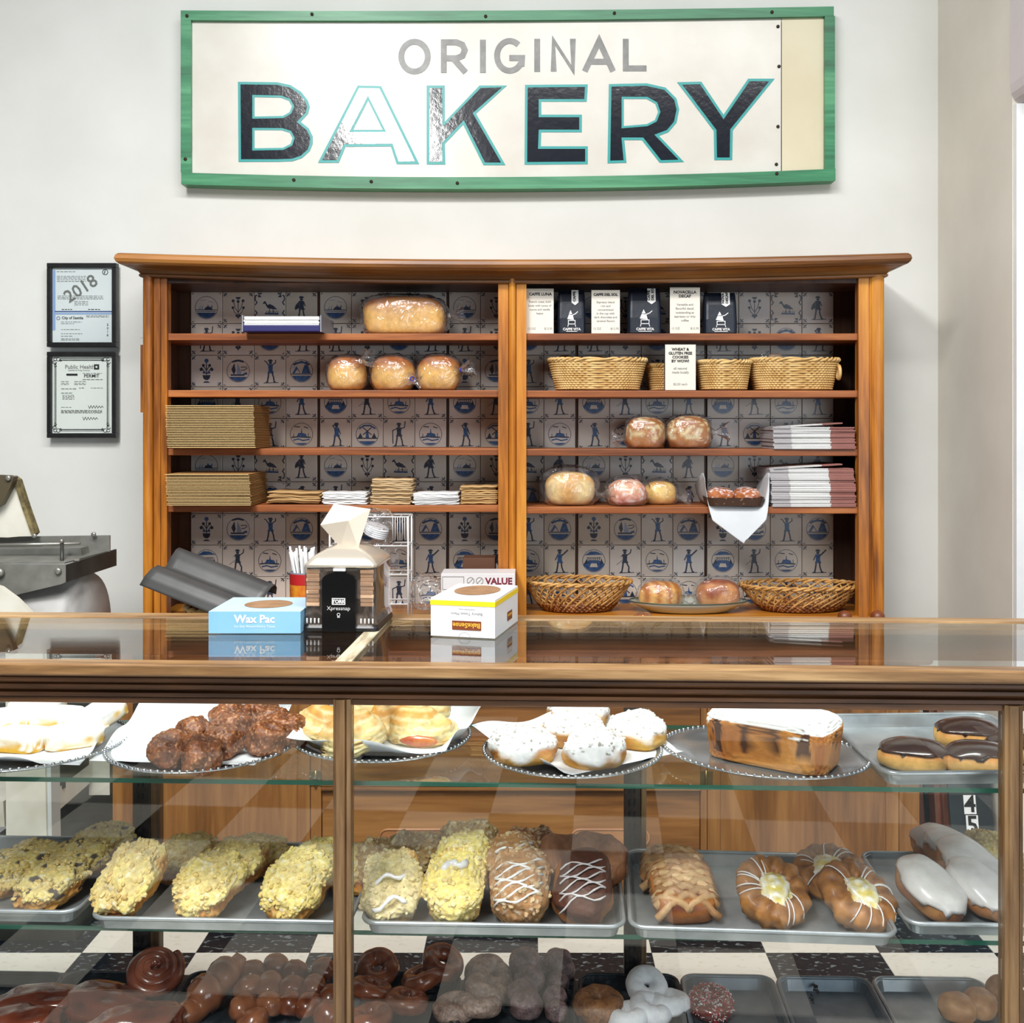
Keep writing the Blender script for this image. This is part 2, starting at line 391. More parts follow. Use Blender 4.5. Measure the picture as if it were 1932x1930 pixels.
LET = [
 [c1([(417,433),(620,435),(690,450),(745,485),(780,530),(790,562),(780,600),(742,640),(785,675),(805,715),(805,752),(790,792),(750,828),(700,845),(620,848),(420,848)]),
  c1([(503,512),(640,515),(680,530),(697,560),(685,590),(650,610),(503,613)]), c1([(503,683),(645,684),(685,697),(700,725),(690,755),(650,775),(503,778)])],
 [c1([(1038,452),(1160,455),(1358,860),(1240,860),(1210,768),(975,770),(940,853),(832,853)]), c1([(1092,530),(1168,682),(1014,682)])],
 [c1([(1396,452),(1490,452),(1490,640),(1670,452),(1812,452),(1652,598),(1805,865),(1690,865),(1585,655),(1490,755),(1493,862),(1396,862)])],
 [c2([(80,320),(312,318),(308,382),(140,382),(140,430),(290,430),(290,495),(140,495),(138,547),(312,547),(312,613),(78,615)])],
 [c2([(390,317),(530,314),(600,330),(640,370),(650,410),(640,460),(610,495),(575,508),(668,605),(578,608),(512,524),(447,524),(455,608),(385,610)]),
  c2([(445,372),(530,372),(562,390),(572,420),(560,450),(530,465),(445,472)])],
 [c2([(642,310),(732,308),(814,430),(905,297),(1003,297),(848,488),(846,598),(780,598),(778,490)])]]
M_TURQ = mat('turquoise_paint', sr(32, 158, 156), .35); M_NAVY = mat('dark_navy_paint', sr(20, 24, 36), .13, c2=sr(26, 30, 42), scale=60, bmp=.25, bscale=45, spec=.9, coat=.4)
for L in LET:
    b = MB(); b.flat(L, lambda u, v: SP(u, v, -.0135), 0)
    b.flat([inset(L[0], 5.0)] + [inset(h, -4.2) for h in L[1:]], lambda u, v: SP(u, v, -.0145), 1)
    b.build('letter', [M_TURQ, M_NAVY], sign)
M_GREYL = mat('grey_letter_paint', sr(112, 112, 110), .35, c2=sr(134, 134, 132), scale=30)
SG = lambda u, v: SP(u, v, -.0136)
ell = lambda cx, cy, rx, ry, a0, a1, n: [(cx + rx * math.cos(math.radians(a0 + (a1 - a0) * i / n)), cy + ry * math.sin(math.radians(a0 + (a1 - a0) * i / n))) for i in range(n + 1)]
ORI = [[ell(783, 109.5, 25, 28, 0, 360, 28)], [[(838, 77), (838, 140)], [(838, 82.5), (862, 82.5), (873, 87), (877.5, 97), (873, 108), (862, 112.5), (838, 112.5)], [(856, 113), (879, 139)]],
       [[(911.5, 77.5), (911.5, 140)]], [ell(962, 108, 24, 28, -48, -330, 22) , [(961, 112), (985, 112), (984, 128)]], [[(1013.5, 76), (1013.5, 138)]],
       [[(1044.5, 137.5), (1044.5, 79), (1080.5, 135), (1080.5, 76)]], [[(1103, 137), (1130, 80), (1156, 137)], [(1112, 119), (1148, 119)]], [[(1180, 76), (1180, 131.5), (1219, 131.5)]]]
for G in ORI:
    b = MB()
    for k_, st in enumerate(G): b.stroke(st, 11, lambda u, v, k_=k_: SP(u, v, -.0134 - .0003 * k_))
    b.build('letter', M_GREYL, sign)

# ================================================================ FRAMED CERTIFICATES
def cert(u0, u1, v0, v1, label, kind):
    d = 3.395
    t = thing('framed_certificate', label, 'certificate', (X((u0 + u1) / 2, d), d, Z(v1, d)), world=True)
    q = lambda u, v, dy=0.0: (X(u, d), d + dy, Z(v, d))
    x0, x1, za, zb = X(u0, d), X(u1, d), Z(v1, d), Z(v0, d); fw = .0155
    for (a, b_, c, e) in ((x0, x1, zb - fw, zb), (x0, x1, za, za + fw)):
        MB().rbox(a, b_, d - .012, d + .012, c, e, .002).build('frame_rail', M_BLACK, t)
    for (a, b_) in ((x0, x0 + fw), (x1 - fw, x1)):
        MB().rbox(a, b_, d - .012, d + .012, za + fw, zb - fw, .002).build('frame_stile', M_BLACK, t)
    pm = mat('certificate_paper_' + kind, sr(232, 235, 240) if kind == 'a' else sr(240, 240, 238), .7)
    MB().box(x0 + fw * .9, x1 - fw * .9, d - .002, d + .008, za + fw * .9, zb - fw * .9).build('certificate_sheet', pm, t)
    pr = MB(); W_ = u1 - u0; Hh = v1 - v0
    L = lambda fx, fy: (u0 + fx * W_, v0 + fy * Hh)
    mpp = lambda dy: (lambda u, v: q(u, v, dy))
    def line(fx0, fx1, fy, wd=.8, mi=0): pr.stroke([L(fx0, fy), L(fx1, fy)], wd, mpp(-.0028), mi, False)
    def words_(fx0, fx1, fy, mi=1, wd=1.0):
        x_ = fx0
        while x_ < fx1:
            e = min(fx1, x_ + random.uniform(.02, .06)); line(x_, e, fy, wd, mi); x_ = e + .012
    def txt(sx, fx, fy, size, mi=0, bold=0.0, rot=0.0, sxx=1.0, align='CENTER'):
        u_, v_ = L(fx, fy); ca, sa = math.cos(rot), math.sin(rot)
        pr.text(sx, size, lambda x_, y_: q(u_ + x_ * ca - y_ * sa, v_ - (x_ * sa + y_ * ca), -.003), mi, align, bold, sxx)
    if kind == 'a':
        txt('2018', .52, .36, 34, 1, .4, math.radians(33)); txt('City of Seattle', .20, .665, 7, 0, .12, align='LEFT')
        for fy in (.10, .155, .175, .195, .215): words_(.13, .55 if fy > .12 else .4, fy)
        for fy in (.39, .41, .425): words_(.14, .8, fy)
        for fy in (.455, .475, .495): words_(.38, .58, fy)
        words_(.2, .36, .55, 0, 1.4); words_(.58, .75, .55, 0, 1.4)
        line(.1, .92, .575, 2.2, 2); line(.1, .92, .60, 3, 3)
        for fy in (.625, .64): words_(.55, .88, fy)
        for fy in (.70, .72, .79, .84, .87, .90, .915): words_(.19, .19 + random.uniform(.14, .32), fy)
        for i, c in enumerate('2018'): txt(c, .86, .745 + i * .042, 6, 0, .1)
        line(.085, .085, .5, 1); pr.stroke([L(.09, .08), L(.09, .8)], 5, mpp(-.0026), 3, False)
        pr.stroke(ell(*L(.825, .105), 5, 5, 0, 360, 14), 1.2, mpp(-.0028), 0); pr.stroke([L(.81, .125), L(.825, .085)], 1.5, mpp(-.0028), 0)
        pr.stroke(ell(*L(.15, .655), 3, 3, 0, 360, 10), 1, mpp(-.0028), 2)
    else:
        for k_, wd in ((.095, 1.0), (.115, 1.6)):
            pr.stroke([L(k_, .12), L(k_, .88)], wd, mpp(-.0028), 0, False); pr.stroke([L(1 - k_ - .03, .12), L(1 - k_ - .03, .88)], wd, mpp(-.0028), 0, False)
            pr.stroke([L(.17, k_ * .8 + .005), L(.80, k_ * .8 + .005)], wd, mpp(-.0028), 0, False); pr.stroke([L(.17, 1 - k_ * .8 - .005), L(.80, 1 - k_ * .8 - .005)], wd, mpp(-.0028), 0, False)
        for (cx, sx_) in ((.09, 1), (.885, -1)):
            for (cy, sy_) in ((.075, 1), (.925, -1)):
                for (ax, ay, r) in ((.015, .012, 3), (.06, .01, 3.4), (.01, .045, 3.4), (.095, .02, 2.2), (.02, .085, 2.2)):
                    u_, v_ = L(cx + sx_ * ax, cy + sy_ * ay); pr.stroke(ell(u_, v_, r, r, 0, 300, 9), 1.2, mpp(-.0029), 0)
        txt('Public Health', .46, .195, 10.5, 1, .1); txt('Seattle & King County', .45, .222, 4.6, 1)
        u_, v_ = L(.70, .175); pr.flat([[(u_ - 5, v_ - 5), (u_ + 5, v_ - 5), (u_ + 5, v_ + 5), (u_ - 5, v_ + 5)]], mpp(-.0027), 0)
        pr.disc(u_, v_, 2, mpp(-.003), 4, 10)
        u_, v_ = L(.32, .265); pr.flat([[(u_ - 7, v_ - 2), (u_ + 14, v_ - 2), (u_ + 14, v_ + 2), (u_ - 7, v_ + 2)]], mpp(-.0027), 0)
        txt('PERMIT', .63, .298, 9, 0, .12)
        words_(.5, .78, .25); words_(.5, .8, .322, 0)
        for fy in (.345, .365, .38): words_(.19, .30, fy); words_(.38, .55, fy)
        words_(.19, .42, .43, 0); words_(.45, .52, .42, 0); words_(.62, .8, .42, 1)
        words_(.19, .36, .48, 0)
        for fy in (.505, .52, .535, .55): words_(.21, .38, fy)
        words_(.19, .34, .645); 
        for fy in (.68, .69, .70, .71): words_(.19, .78, fy)
        for (fx, fy) in ((.58, .64), (.5, .775)):
            pr.stroke([L(fx + i * .02, fy + (.018 if i % 2 else -.018) * (1 - i * .04)) for i in range(12)], .9, mpp(-.0028), 0)
    pr.build('printed_lettering', [M_INK, M_GREYINK, mat('blue_ink', sr(70, 92, 150), .7), mat('pale_blue_ink', sr(150, 176, 226), .7), M_WHITE], t)
    MB().box(x0 + fw, x1 - fw, d - .0065, d - .005, za + fw, zb - fw).build('glass_pane', M_GLASS, t)
cert(91, 222, 497, 655, 'upper framed licence with diagonal 2018 in black frame on wall', 'a')
cert(91, 222, 664, 826, 'lower framed health permit with ornate border in black frame on wall', 'b')
# ================================================================ HUTCH (upper shelving)
HF, HB = 3.13, 3.37
hutch = thing('wall_hutch', 'tall open oak hutch with moulded cornice and blue delft tile back', 'hutch', (-.065, 3.27, .786), world=True)
HL, HR, HC0, HC1 = X(270, HF), X(1668, HF), X(940, HF), X(993, HF)
HZ0, HZ1 = .786, 1.868
def post(pts):
    return MB().prism([(p[0], HF + p[1]) for p in pts], 'z', HZ0, HZ1)
def bead(x0, x1, dep=.010, n=7):
    c, r = (x0 + x1) / 2, (x1 - x0) / 2
    return [(c - r * math.cos(PI * i / n), -dep * math.sin(PI * i / n)) for i in range(n + 1)]
xl = HL
post([(xl, .035)] + bead(xl, xl + .030, .012) + [(xl + .031, .006), (xl + .034, .006), (xl + .034, 0), (xl + .052, 0), (xl + .053, .004), (xl + .055, .004), (xl + .056, 0), (X(315, HF), 0), (X(315, HF), .035)]).build('corner_post', OAKZ, hutch)
xr = HR
post([(X(1620, HF), .035), (X(1620, HF), 0), (X(1638, HF), 0), (X(1639, HF), .005), (X(1641, HF), .005), (X(1642, HF), 0)] + bead(X(1643, HF), xr, .012) + [(xr, .035)]).build('corner_post', OAKZ, hutch)
post([(HC0, .035), (HC0, 0), (HC0 + .030, 0), (HC0 + .031, .005)] + bead(HC0 + .032, HC0 + .054, .012) + [(HC0 + .055, .005), (HC0 + .056, 0), (HC1, 0), (HC1, .035)]).build('centre_post', OAKZ, hutch)
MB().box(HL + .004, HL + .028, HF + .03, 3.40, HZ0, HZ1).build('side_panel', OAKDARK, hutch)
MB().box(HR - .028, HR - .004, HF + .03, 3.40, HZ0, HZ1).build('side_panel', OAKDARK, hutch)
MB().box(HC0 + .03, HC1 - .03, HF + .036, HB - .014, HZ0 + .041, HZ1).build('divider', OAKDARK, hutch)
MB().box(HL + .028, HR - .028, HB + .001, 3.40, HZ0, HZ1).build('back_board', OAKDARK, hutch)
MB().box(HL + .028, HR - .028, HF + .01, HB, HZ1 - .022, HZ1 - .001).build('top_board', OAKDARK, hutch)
MB().box(HL, HR, HF + .004, 3.40, HZ1, HZ1 + .012).build('cornice_rail', OAKX, hutch)
prof = [(.0, 1.858), (.006, 1.858), (.011, 1.861), (.011, 1.867), (.007, 1.868), (.010, 1.871), (.014, 1.878), (.022, 1.884), (.032, 1.888), (.038, 1.889), (.038, 1.893), (.050, 1.889), (.062, 1.891), (.070, 1.897), (.074, 1.906), (.071, 1.916), (.064, 1.922), (.056, 1.924), (.0, 1.925)]
b = MB(); path = 16; vs = []
for (o, z) in prof:
    row = [(HL - o * .8, 3.40, z), (HL - o * .8, HF - o, z + .004)]
    for i in range(1, path):
        t = i / path; row.append((HL - o * .8 + (HR - HL + 1.6 * o) * t, HF - o, z + .004 - .020 * 4 * t * (1 - t)))
    row += [(HR + o * .8, HF - o, z + .004), (HR + o * .8, 3.40, z)]; vs += row
k = path + 3
b.add(vs, [(i * k + j, i * k + j + 1, (i + 1) * k + j + 1, (i + 1) * k + j) for i in range(len(prof) - 1) for j in range(k - 1)], 0)
b.build('cornice', wood('cornice_oak', sr(62, 36, 14), sr(122, 74, 30), sr(172, 114, 52), 'X', 8), hutch)
SHZ = {'L1': 1.692, 'L2': 1.518, 'L3': 1.339, 'L4': 1.165, 'R1': 1.692, 'R2': 1.517, 'R3': 1.337, 'R4': 1.160}
for k_, z in SHZ.items():
    x0, x1 = (HL + .028, HC0 + .03) if k_[0] == 'L' else (HC1 - .03, HR - .028)
    b = MB(); b.rbox(x0, x1, HF + .012, HB - .013, z - .021, z, .002)
    b.build('shelf', OAKSHELF, hutch)
MB().rbox(HL, HR, HF + .002, HB - .013, HZ0, .826, .003).build('bottom_board', OAKX, hutch)
kn = MB().lathe([(0, 0), (.016, .002), (.022, .012), (.02, .024), (.012, .032), (0, .036)], 14).mesh('foot_knob', wood('knob_oak', sr(84, 42, 20), sr(126, 68, 38), sr(160, 96, 60), 'Z'))
for u in (1594, 1656): put('foot_knob', kn, hutch, Vector((X(u, 3.116), 3.116, .812)) - hutch.location)
MB().box(HL - .012, HL - .001, HF + .01, HF + .03, Z(778, 3.13), Z(650, 3.13)).build('side_cleat', OAKZ, hutch)

# ---- delft tiles, one object each
TP, TGAP, TS = .1038, .0082, .1022
M_DELFT = None
def delft():
    m, n, l, bs = nodes('delft_tile_glaze')
    oi = n.new('ShaderNodeObjectInfo'); r = ramp(n, l, oi.outputs['Random'], [(0, sr(206, 196, 184)), (.5, sr(214, 210, 206)), (1, sr(196, 184, 168))])
    nt = mp_noise(n, l, 26, (1, 1, 1), 4); mr = n.new('ShaderNodeMapRange'); mr.inputs[3].default_value = .88; mr.inputs[4].default_value = 1.08
    l.new(nt.outputs['Fac'], mr.inputs[0]); hs = n.new('ShaderNodeHueSaturation'); l.new(r.outputs[0], hs.inputs['Color']); l.new(mr.outputs[0], hs.inputs['Value'])
    l.new(hs.outputs[0], bs.inputs['Base Color']); bs.inputs['Roughness'].default_value = .3; bump(n, l, bs, nt.outputs['Fac'], .15, .002); return m
TM = [delft(), mat('delft_dark_blue', sr(34, 40, 58), .3, c2=sr(60, 70, 92), scale=120), mat('delft_blue', sr(34, 66, 118), .3, c2=sr(70, 104, 150), scale=110), mat('delft_pale_blue', sr(140, 158, 186), .3)]
class Tile:
    def __init__(s):
        s.b = MB(); h = TS / 2; s.b.rbox(-h, h, 0, .011, -h, h, .0012); s.k = 0
    def mp(s):
        s.k += 1; y = -.0003 - .00003 * s.k; return lambda x, z: (x * TS, y, z * TS)
    def poly(s, pts, m=1): s.b.flat([pts], s.mp(), m)
    def st(s, pts, w_=.018, m=1): s.b.stroke(pts, w_, s.mp(), m)
    def disc(s, x, z, r, m=1, n=12): s.b.disc(x, z, r, s.mp(), m, n)
    def seg(s, y0, m=2, r=.34):
        # lower part of the round picture, filled up to y0
        a0 = math.asin(max(-1, min(1, y0 / r)))
        s.poly([(r * math.cos(a0 - (PI + 2 * a0) * i / 18), r * math.sin(a0 - (PI + 2 * a0) * i / 18)) for i in range(19)], m)
    def ring(s): s.st(ell(0, 0, .36, .36, 0, 360, 30), .016, 1)
    def corners(s, kind=0):
        if kind == 0:
            for sx in (-1, 1):
                for sz in (-1, 1):
                    c = lambda a, b_: (sx * (.5 - a), sz * (.5 - b_))
                    s.st([c(.02, .02), c(.14, .13)], .02, 1); s.st([c(.05, .14), c(.09, .07), c(.15, .04)], .022, 1); s.disc(*c(.11, .05), .022, 1, 7); s.disc(*c(.05, .11), .022, 1, 7)
        elif kind == 1:
            for sx in (-1, 1):
                for sz in (-1, 1): s.disc(sx * .45, sz * .45, .02, 1, 6); s.disc(sx * .41, sz * .455, .013, 1, 6)
        else:
            for sx in (-1, 1):
                for sz in (-1, 1):
                    c = lambda a, b_: (sx * (.5 - a), sz * (.5 - b_))
                    s.st([c(.03, .42), c(.09, .33), c(.03, .25), c(.04, .12), c(.10, .10)], .035, 1); s.st([c(.12, .03), c(.2, .06), c(.24, .03)], .04, 1); s.poly([c(.14, .06), c(.24, .16), c(.12, .17)], 1)
    def man(s, pose):
        dx = {0: 0, 1: .02, 2: -.02, 3: 0, 4: 0, 5: .03}[pose]
        s.disc(dx, .27, .05, 1); s.poly([(dx - .09, .31), (dx + .09, .31), (dx + .04, .37), (dx - .05, .37)], 1)
        s.poly([(dx - .08, .22), (dx + .08, .22), (dx + .07, .02), (dx + .12, -.07), (dx - .1, -.07), (dx - .06, .02)], 2 if pose % 2 else 1)
        s.st([(dx - .05, -.05), (dx - .07, -.2), (dx - .1, -.36), (dx - .15, -.37)], .05, 1); s.st([(dx + .05, -.05), (dx + .07 + .03 * (pose % 3), -.2), (dx + .12, -.35), (dx + .17, -.36)], .045, 1)
        arms = {0: [[(-.07, .19), (-.17, .08), (-.2, -.02)], [(.07, .19), (.12, .05)]], 1: [[(-.07, .2), (-.14, .3), (-.2, .33)], [(.07, .2), (.17, .27), (.16, .36)]],
                2: [[(-.06, .18), (-.15, .12), (-.05, .2)], [(.07, .18), (.18, .26), (.2, .38)]], 3: [[(-.07, .18), (-.14, .02)], [(.07, .18), (.16, .26), (.26, .36)]],
                4: [[(-.07, .18), (-.2, .12), (-.19, -.3)], [(.07, .18), (.18, .22), (.2, .42)]], 5: [[(-.07, .2), (-.12, .28), (-.02, .3)], [(.07, .16), (.13, .0)]]}[pose]
        for a in arms: s.st([(dx + p[0], p[1]) for p in a], .032, 1)
        if pose == 0: s.poly([(-.08, .16), (-.22, .0), (-.2, -.08), (-.06, .0)], 1)
        if pose in (2, 3): s.st([(dx + .02, .1), (dx + (.28 if pose == 3 else -.26), .34 if pose == 3 else -.12)], .014, 1)
        s.st([(-.2, -.385), (.28, -.37)], .022, 1)
    def scene(s, k_):
        s.ring()
        if k_ == 'ship':
            s.seg(-.16); s.st([(-.34, -.07), (.34, -.07)], .02, 1); s.poly([(-.08, -.06), (.2, -.06), (.16, .0), (.05, .06), (-.04, .0)], 1); s.poly([(.02, 0), (.05, .12), (.08, 0)], 2); s.poly([(.14, 0), (.17, .1), (.2, 0)], 2)
            s.poly([(-.26, -.06), (-.18, .08), (-.2, -.06)], 3); s.poly([(-.18, -.06), (-.1, .1), (-.12, -.06)], 3); s.st([(-.2, .23), (-.02, .25)], .02, 3); s.st([(.05, .2), (.22, .17)], .02, 3); s.st([(-.3, -.12), (.3, -.12)], .02, 2)
        elif k_ == 'sail':
            s.seg(-.19); s.poly([(-.14, -.12), (-.22, .05), (-.12, .26), (-.08, .0)], 1); s.poly([(-.05, -.1), (-.02, .26), (.1, -.02), (.1, -.1)], 3); s.st([(-.24, -.13), (.2, -.13)], .05, 1); s.st([(.08, .12), (.28, .13)], .025, 1); s.st([(.1, .02), (.2, .03), (.3, .1)], .025, 1); s.st([(-.2, .29), (.0, .33), (.18, .29)], .05, 1); s.poly([(.12, -.12), (.3, -.12), (.28, -.04), (.2, -.06)], 2)
        elif k_ == 'house':
            s.seg(-.15); s.st([(-.34, -.1), (.34, -.1)], .025, 1); s.poly([(-.3, -.08), (-.16, .16), (-.02, -.08)], 2); s.poly([(-.22, -.07), (-.13, .06), (-.05, -.07)], 0); s.poly([(.0, -.08), (.1, .2), (.2, .2), (.3, -.08)], 2); s.st([(-.26, .2), (0, .3), (.26, .2)], .06, 1); s.st([(-.2, .26), (.2, .28)], .05, 2); s.st([(-.3, .1), (-.2, .14)], .03, 3)
        elif k_ == 'bridge':
            s.seg(-.2); s.poly([(-.34, -.1), (-.16, .02), (.16, .02), (.34, -.1), (.3, -.2), (-.3, -.2)], 2); s.poly([(-.13, -.2), (-.09, -.08), (.09, -.08), (.13, -.2)], 0)
            for i in range(-3, 4): s.st([(i * .06, .02), (i * .06, .12)], .02, 1)
            s.st([(-.24, .1), (.24, .1)], .016, 1); s.poly([(-.3, .18), (.3, .2), (.1, .3), (-.1, .31)], 2); s.poly([(-.32, -.1), (-.22, .08), (-.18, -.08)], 1); s.poly([(.32, -.1), (.24, .08), (.2, -.08)], 1)
        elif k_ == 'castle':
            s.seg(-.28); s.st([(-.32, -.1), (-.1, -.08), (.3, -.1)], .04, 1); s.poly([(-.16, -.08), (-.1, .04), (-.02, .04), (0, .2), (.03, .04), (.14, .02), (.18, -.08)], 2); s.st([(-.26, -.19), (-.1, -.15), (.05, -.2), (.26, -.16)], .04, 2); s.st([(-.22, .25), (-.05, .23)], .03, 1); s.st([(.08, .24), (.22, .2)], .03, 1); s.st([(.22, -.08), (.22, .04)], .02, 1); s.st([(-.25, -.08), (-.25, .02)], .02, 1)
        elif k_ == 'mill':
            s.seg(-.22); s.poly([(-.06, -.12), (-.03, .1), (.03, .1), (.06, -.12)], 2); s.st([(-.14, -.02), (.14, .22)], .03, 1); s.st([(-.14, .22), (.14, -.02)], .03, 1); s.st([(-.34, -.13), (.34, -.13)], .035, 1); s.st([(-.26, .18), (-.1, .28), (.1, .28), (.26, .18)], .05, 2); s.poly([(-.3, -.12), (-.22, .05), (-.14, -.12)], 1); s.poly([(.14, -.12), (.22, .05), (.3, -.12)], 1)
    def vase(s):
        s.poly([(-.13, -.13), (.13, -.13), (.1, -.24), (.04, -.29), (-.04, -.29), (-.1, -.24)], 1); s.poly([(-.12, -.38), (.12, -.38), (.05, -.33), (-.05, -.33)], 1)
        s.st([(0, -.12), (0, .3)], .03, 1); s.disc(0, .33, .07, 2, 9)
        for sx in (-1, 1):
            s.st([(0, -.1), (sx * .12, .05), (sx * .16, .12)], .025, 1); s.disc(sx * .17, .05, .055, 1, 8); s.disc(sx * .1, .18, .05, 1, 8); s.st([(0, .02), (sx * .1, .16)], .025, 1); s.disc(sx * .08, -.05, .045, 2, 7)
    def flower(s):
        s.st([(0, -.36), (0, .2)], .022, 1); s.poly([(-.09, .34), (.09, .34), (.04, .27), (-.04, .27)], 1); s.disc(0, .2, .05, 1, 8)
        for sx in (-1, 1):
            s.st([(0, -.15), (sx * .1, .0), (sx * .15, .2)], .02, 1); s.disc(sx * .16, .22, .05, 1, 8); s.disc(sx * .17, .0, .045, 1, 8); s.st([(0, -.26), (sx * .12, -.14), (sx * .17, -.02)], .02, 1); s.poly([(0, -.34), (sx * .1, -.26), (sx * .04, -.2)], 1)
    def bird(s):
        s.poly([(-.12, .06), (.0, .12), (.12, .06), (.24, -.06), (.06, -.04), (-.06, -.02)], 1); s.st([(-.08, .06), (-.15, .16), (-.22, .14)], .045, 1); s.disc(-.16, .17, .04, 1, 8)
        s.st([(.0, -.02), (-.02, -.18)], .022, 1); s.st([(.1, -.02), (.12, -.18)], .022, 1); s.st([(-.16, -.19), (.28, -.2)], .05, 2)
        for i in range(-2, 5): s.st([(i * .06, -.19), (i * .06 + .03, -.1)], .016, 1)
def mk(fn, corner):
    t = Tile(); fn(t); t.corners(corner); return t.b.mesh('tile', TM)
TMESH = {}
for k_, fn, cn in [('ship', lambda t: t.scene('ship'), 1), ('flower', Tile.flower, 0), ('bird', Tile.bird, 2), ('m0', lambda t: t.man(0), 0), ('m1', lambda t: t.man(1), 0), ('m2', lambda t: t.man(2), 0), ('m3', lambda t: t.man(3), 0), ('m4', lambda t: t.man(4), 0), ('m5', lambda t: t.man(5), 0),
                   ('vase', Tile.vase, 0), ('sail', lambda t: t.scene('sail'), 1), ('house', lambda t: t.scene('house'), 1), ('bridge', lambda t: t.scene('bridge'), 1), ('castle', lambda t: t.scene('castle'), 1), ('mill', lambda t: t.scene('mill'), 1)]:
    TMESH[k_] = mk(fn, cn)
ROWS = [['ship', 'flower', 'bird', 'm0'], ['m4', 'flower', 'house', 'm5'], ['vase', 'sail', 'm1', 'house'], ['bridge', 'm2', 'castle', 'm3'], ['m5', 'mill', 'm4', 'castle']]
tx0, tz0 = X(362, HB), Z(551.5, HB)
for r in range(10):
    for c in range(20):
        put('tile', TMESH[ROWS[r % 5][c % 4]], hutch, Vector((tx0 + (c + .5) * TP + (c // 4) * TGAP, HB - .0112, tz0 - (r + .5) * TP)) - hutch.location)

# ---- small papers pinned on the hutch side
for (u0, u1, v0, v1, ds) in ((257, 268, 560, 603, 'upper'), (251, 268, 602, 638, 'lower')):
    b = MB(); x0, x1 = X(u0, 3.2), HL - .001
    b.grid(lambda s_, t_: (x0 + (x1 - x0) * t_ + .002 * math.sin(5 * s_), 3.20 + .05 * s_, Z(v1, 3.2) + (Z(v0, 3.2) - Z(v1, 3.2)) * (t_ * .25 + .75 * (1 - abs(1 - 2 * s_) * .2) * t_)), 6, 4, thick=.0006)
    b = MB(); b.hexa([(x1, 3.17, Z(v1, 3.2)), (x1, 3.17, Z(v1, 3.2)), (x1, 3.25, Z(v1, 3.2)), (x0, 3.25, Z(v1, 3.2) + .004), (x1, 3.17, Z(v0, 3.2)), (x1, 3.17, Z(v0, 3.2)), (x1, 3.25, Z(v0, 3.2)), (x1 - .002, 3.25, Z(v0, 3.2))])
    tag(b.build('paper_note', M_WHITE), 'small white paper note stuck to the hutch side, the %s one' % ds, 'note')

# ================================================================ BASE CABINET
CF = 2.93
cab = thing('base_cabinet', 'long panelled oak base cabinet under the tiled hutch', 'cabinet', (-.06, 3.16, 0), world=True)
CL, CR, CT = X(212, CF), X(1735, CF), .735
MB().box(CL, CR, CF + .02, 3.40, .05, CT).build('body', CABZ, cab)
MB().box(CL + .03, CR - .03, CF + .06, 3.38, 0, .05).build('plinth', OAKDARK, cab)
b = MB(); b.rbox(CL - .03, CR + .02, CF - .06, 3.405, CT + .0005, .7855, .012); b.build('countertop', wood('counter_oak', sr(80, 46, 24), sr(122, 76, 44), sr(150, 100, 62), 'X'), cab)
def cx(u): return X(u, CF)
def cz(v): return Z(v, CF)
def bd(nm, u0, u1, z0, z1, y0=-.0, y1=.02, m=CABZ, r=.002, par=None):
    return MB().rbox(cx(u0), cx(u1), CF + y0, CF + y1, z0, z1, r).build(nm, m, par or cab)
zl, zh = .06, CT - .002
bd('stile', 212, 262, zl, zh); bd('stile', 586, 606, zl, zh); bd('stile', 1322, 1334, zl, zh); bd('stile', 1697, 1735, zl, zh)
def door(u0, u1, hx):
    d = bd('door_panel', u0 + 22, u1 - 22, zl + .05, zh - .05, .006, .019)
    bd('door_stile', u0, u0 + 24, zl, zh); bd('door_stile', u1 - 24, u1, zl, zh)
    bd('door_rail', u0 + 24, u1 - 24, zl, zl + .055, m=CABX); bd('door_rail', u0 + 24, u1 - 24, zh - .055, zh, m=CABX)
    for v in (1468, 1700):
        b = MB(); b.rbox(cx(hx - 12), cx(hx + 12), CF - .003, CF, cz(v + 14), cz(v - 14), .0008); b.tube([(cx(hx), CF - .004, cz(v + 16)), (cx(hx), CF - .004, cz(v - 16))], .004, 8)
        b.build('hinge', mat('brass_hinge', sr(150, 128, 84), .35, .85), cab)
door(263, 585, 596); door(1335, 1696, 1332)
bd('drawer_front', 607, 1321, cz(1484), zh, -.004, .018, CABX)
bd('rail', 607, 1321, cz(1490), cz(1484.5), -.008, .019, CABX, .001)
bd('lower_panel', 607, 1321, zl, cz(1490.5), .006, .019, CABX)
for (u0, u1) in ((715, 858), (1078, 1225)):
    c_, r_ = cz(1582), .024; xa, xb = cx(u0) + r_, cx(u1) - r_
    pill = [(xb + r_ * math.cos(a), c_ + r_ * math.sin(a)) for a in [-PI / 2 + PI * i / 8 for i in range(9)]] + [(xa - r_ * math.cos(a), c_ - r_ * math.sin(a)) for a in [-PI / 2 + PI * i / 8 for i in range(9)]]
    b = MB(); b.tube([(p[0], CF + .005, p[1]) for p in pill], .0035, 6, closed=True); b.prism([((p[0] - (xa + xb) / 2) * .96 + (xa + xb) / 2, (p[1] - c_) * .9 + c_) for p in pill], 'y', CF + .0045, CF + .0065)
    b.build('finger_pull', wood('pull_oak', sr(110, 66, 34), sr(160, 106, 62), sr(184, 132, 86), 'X'), cab)
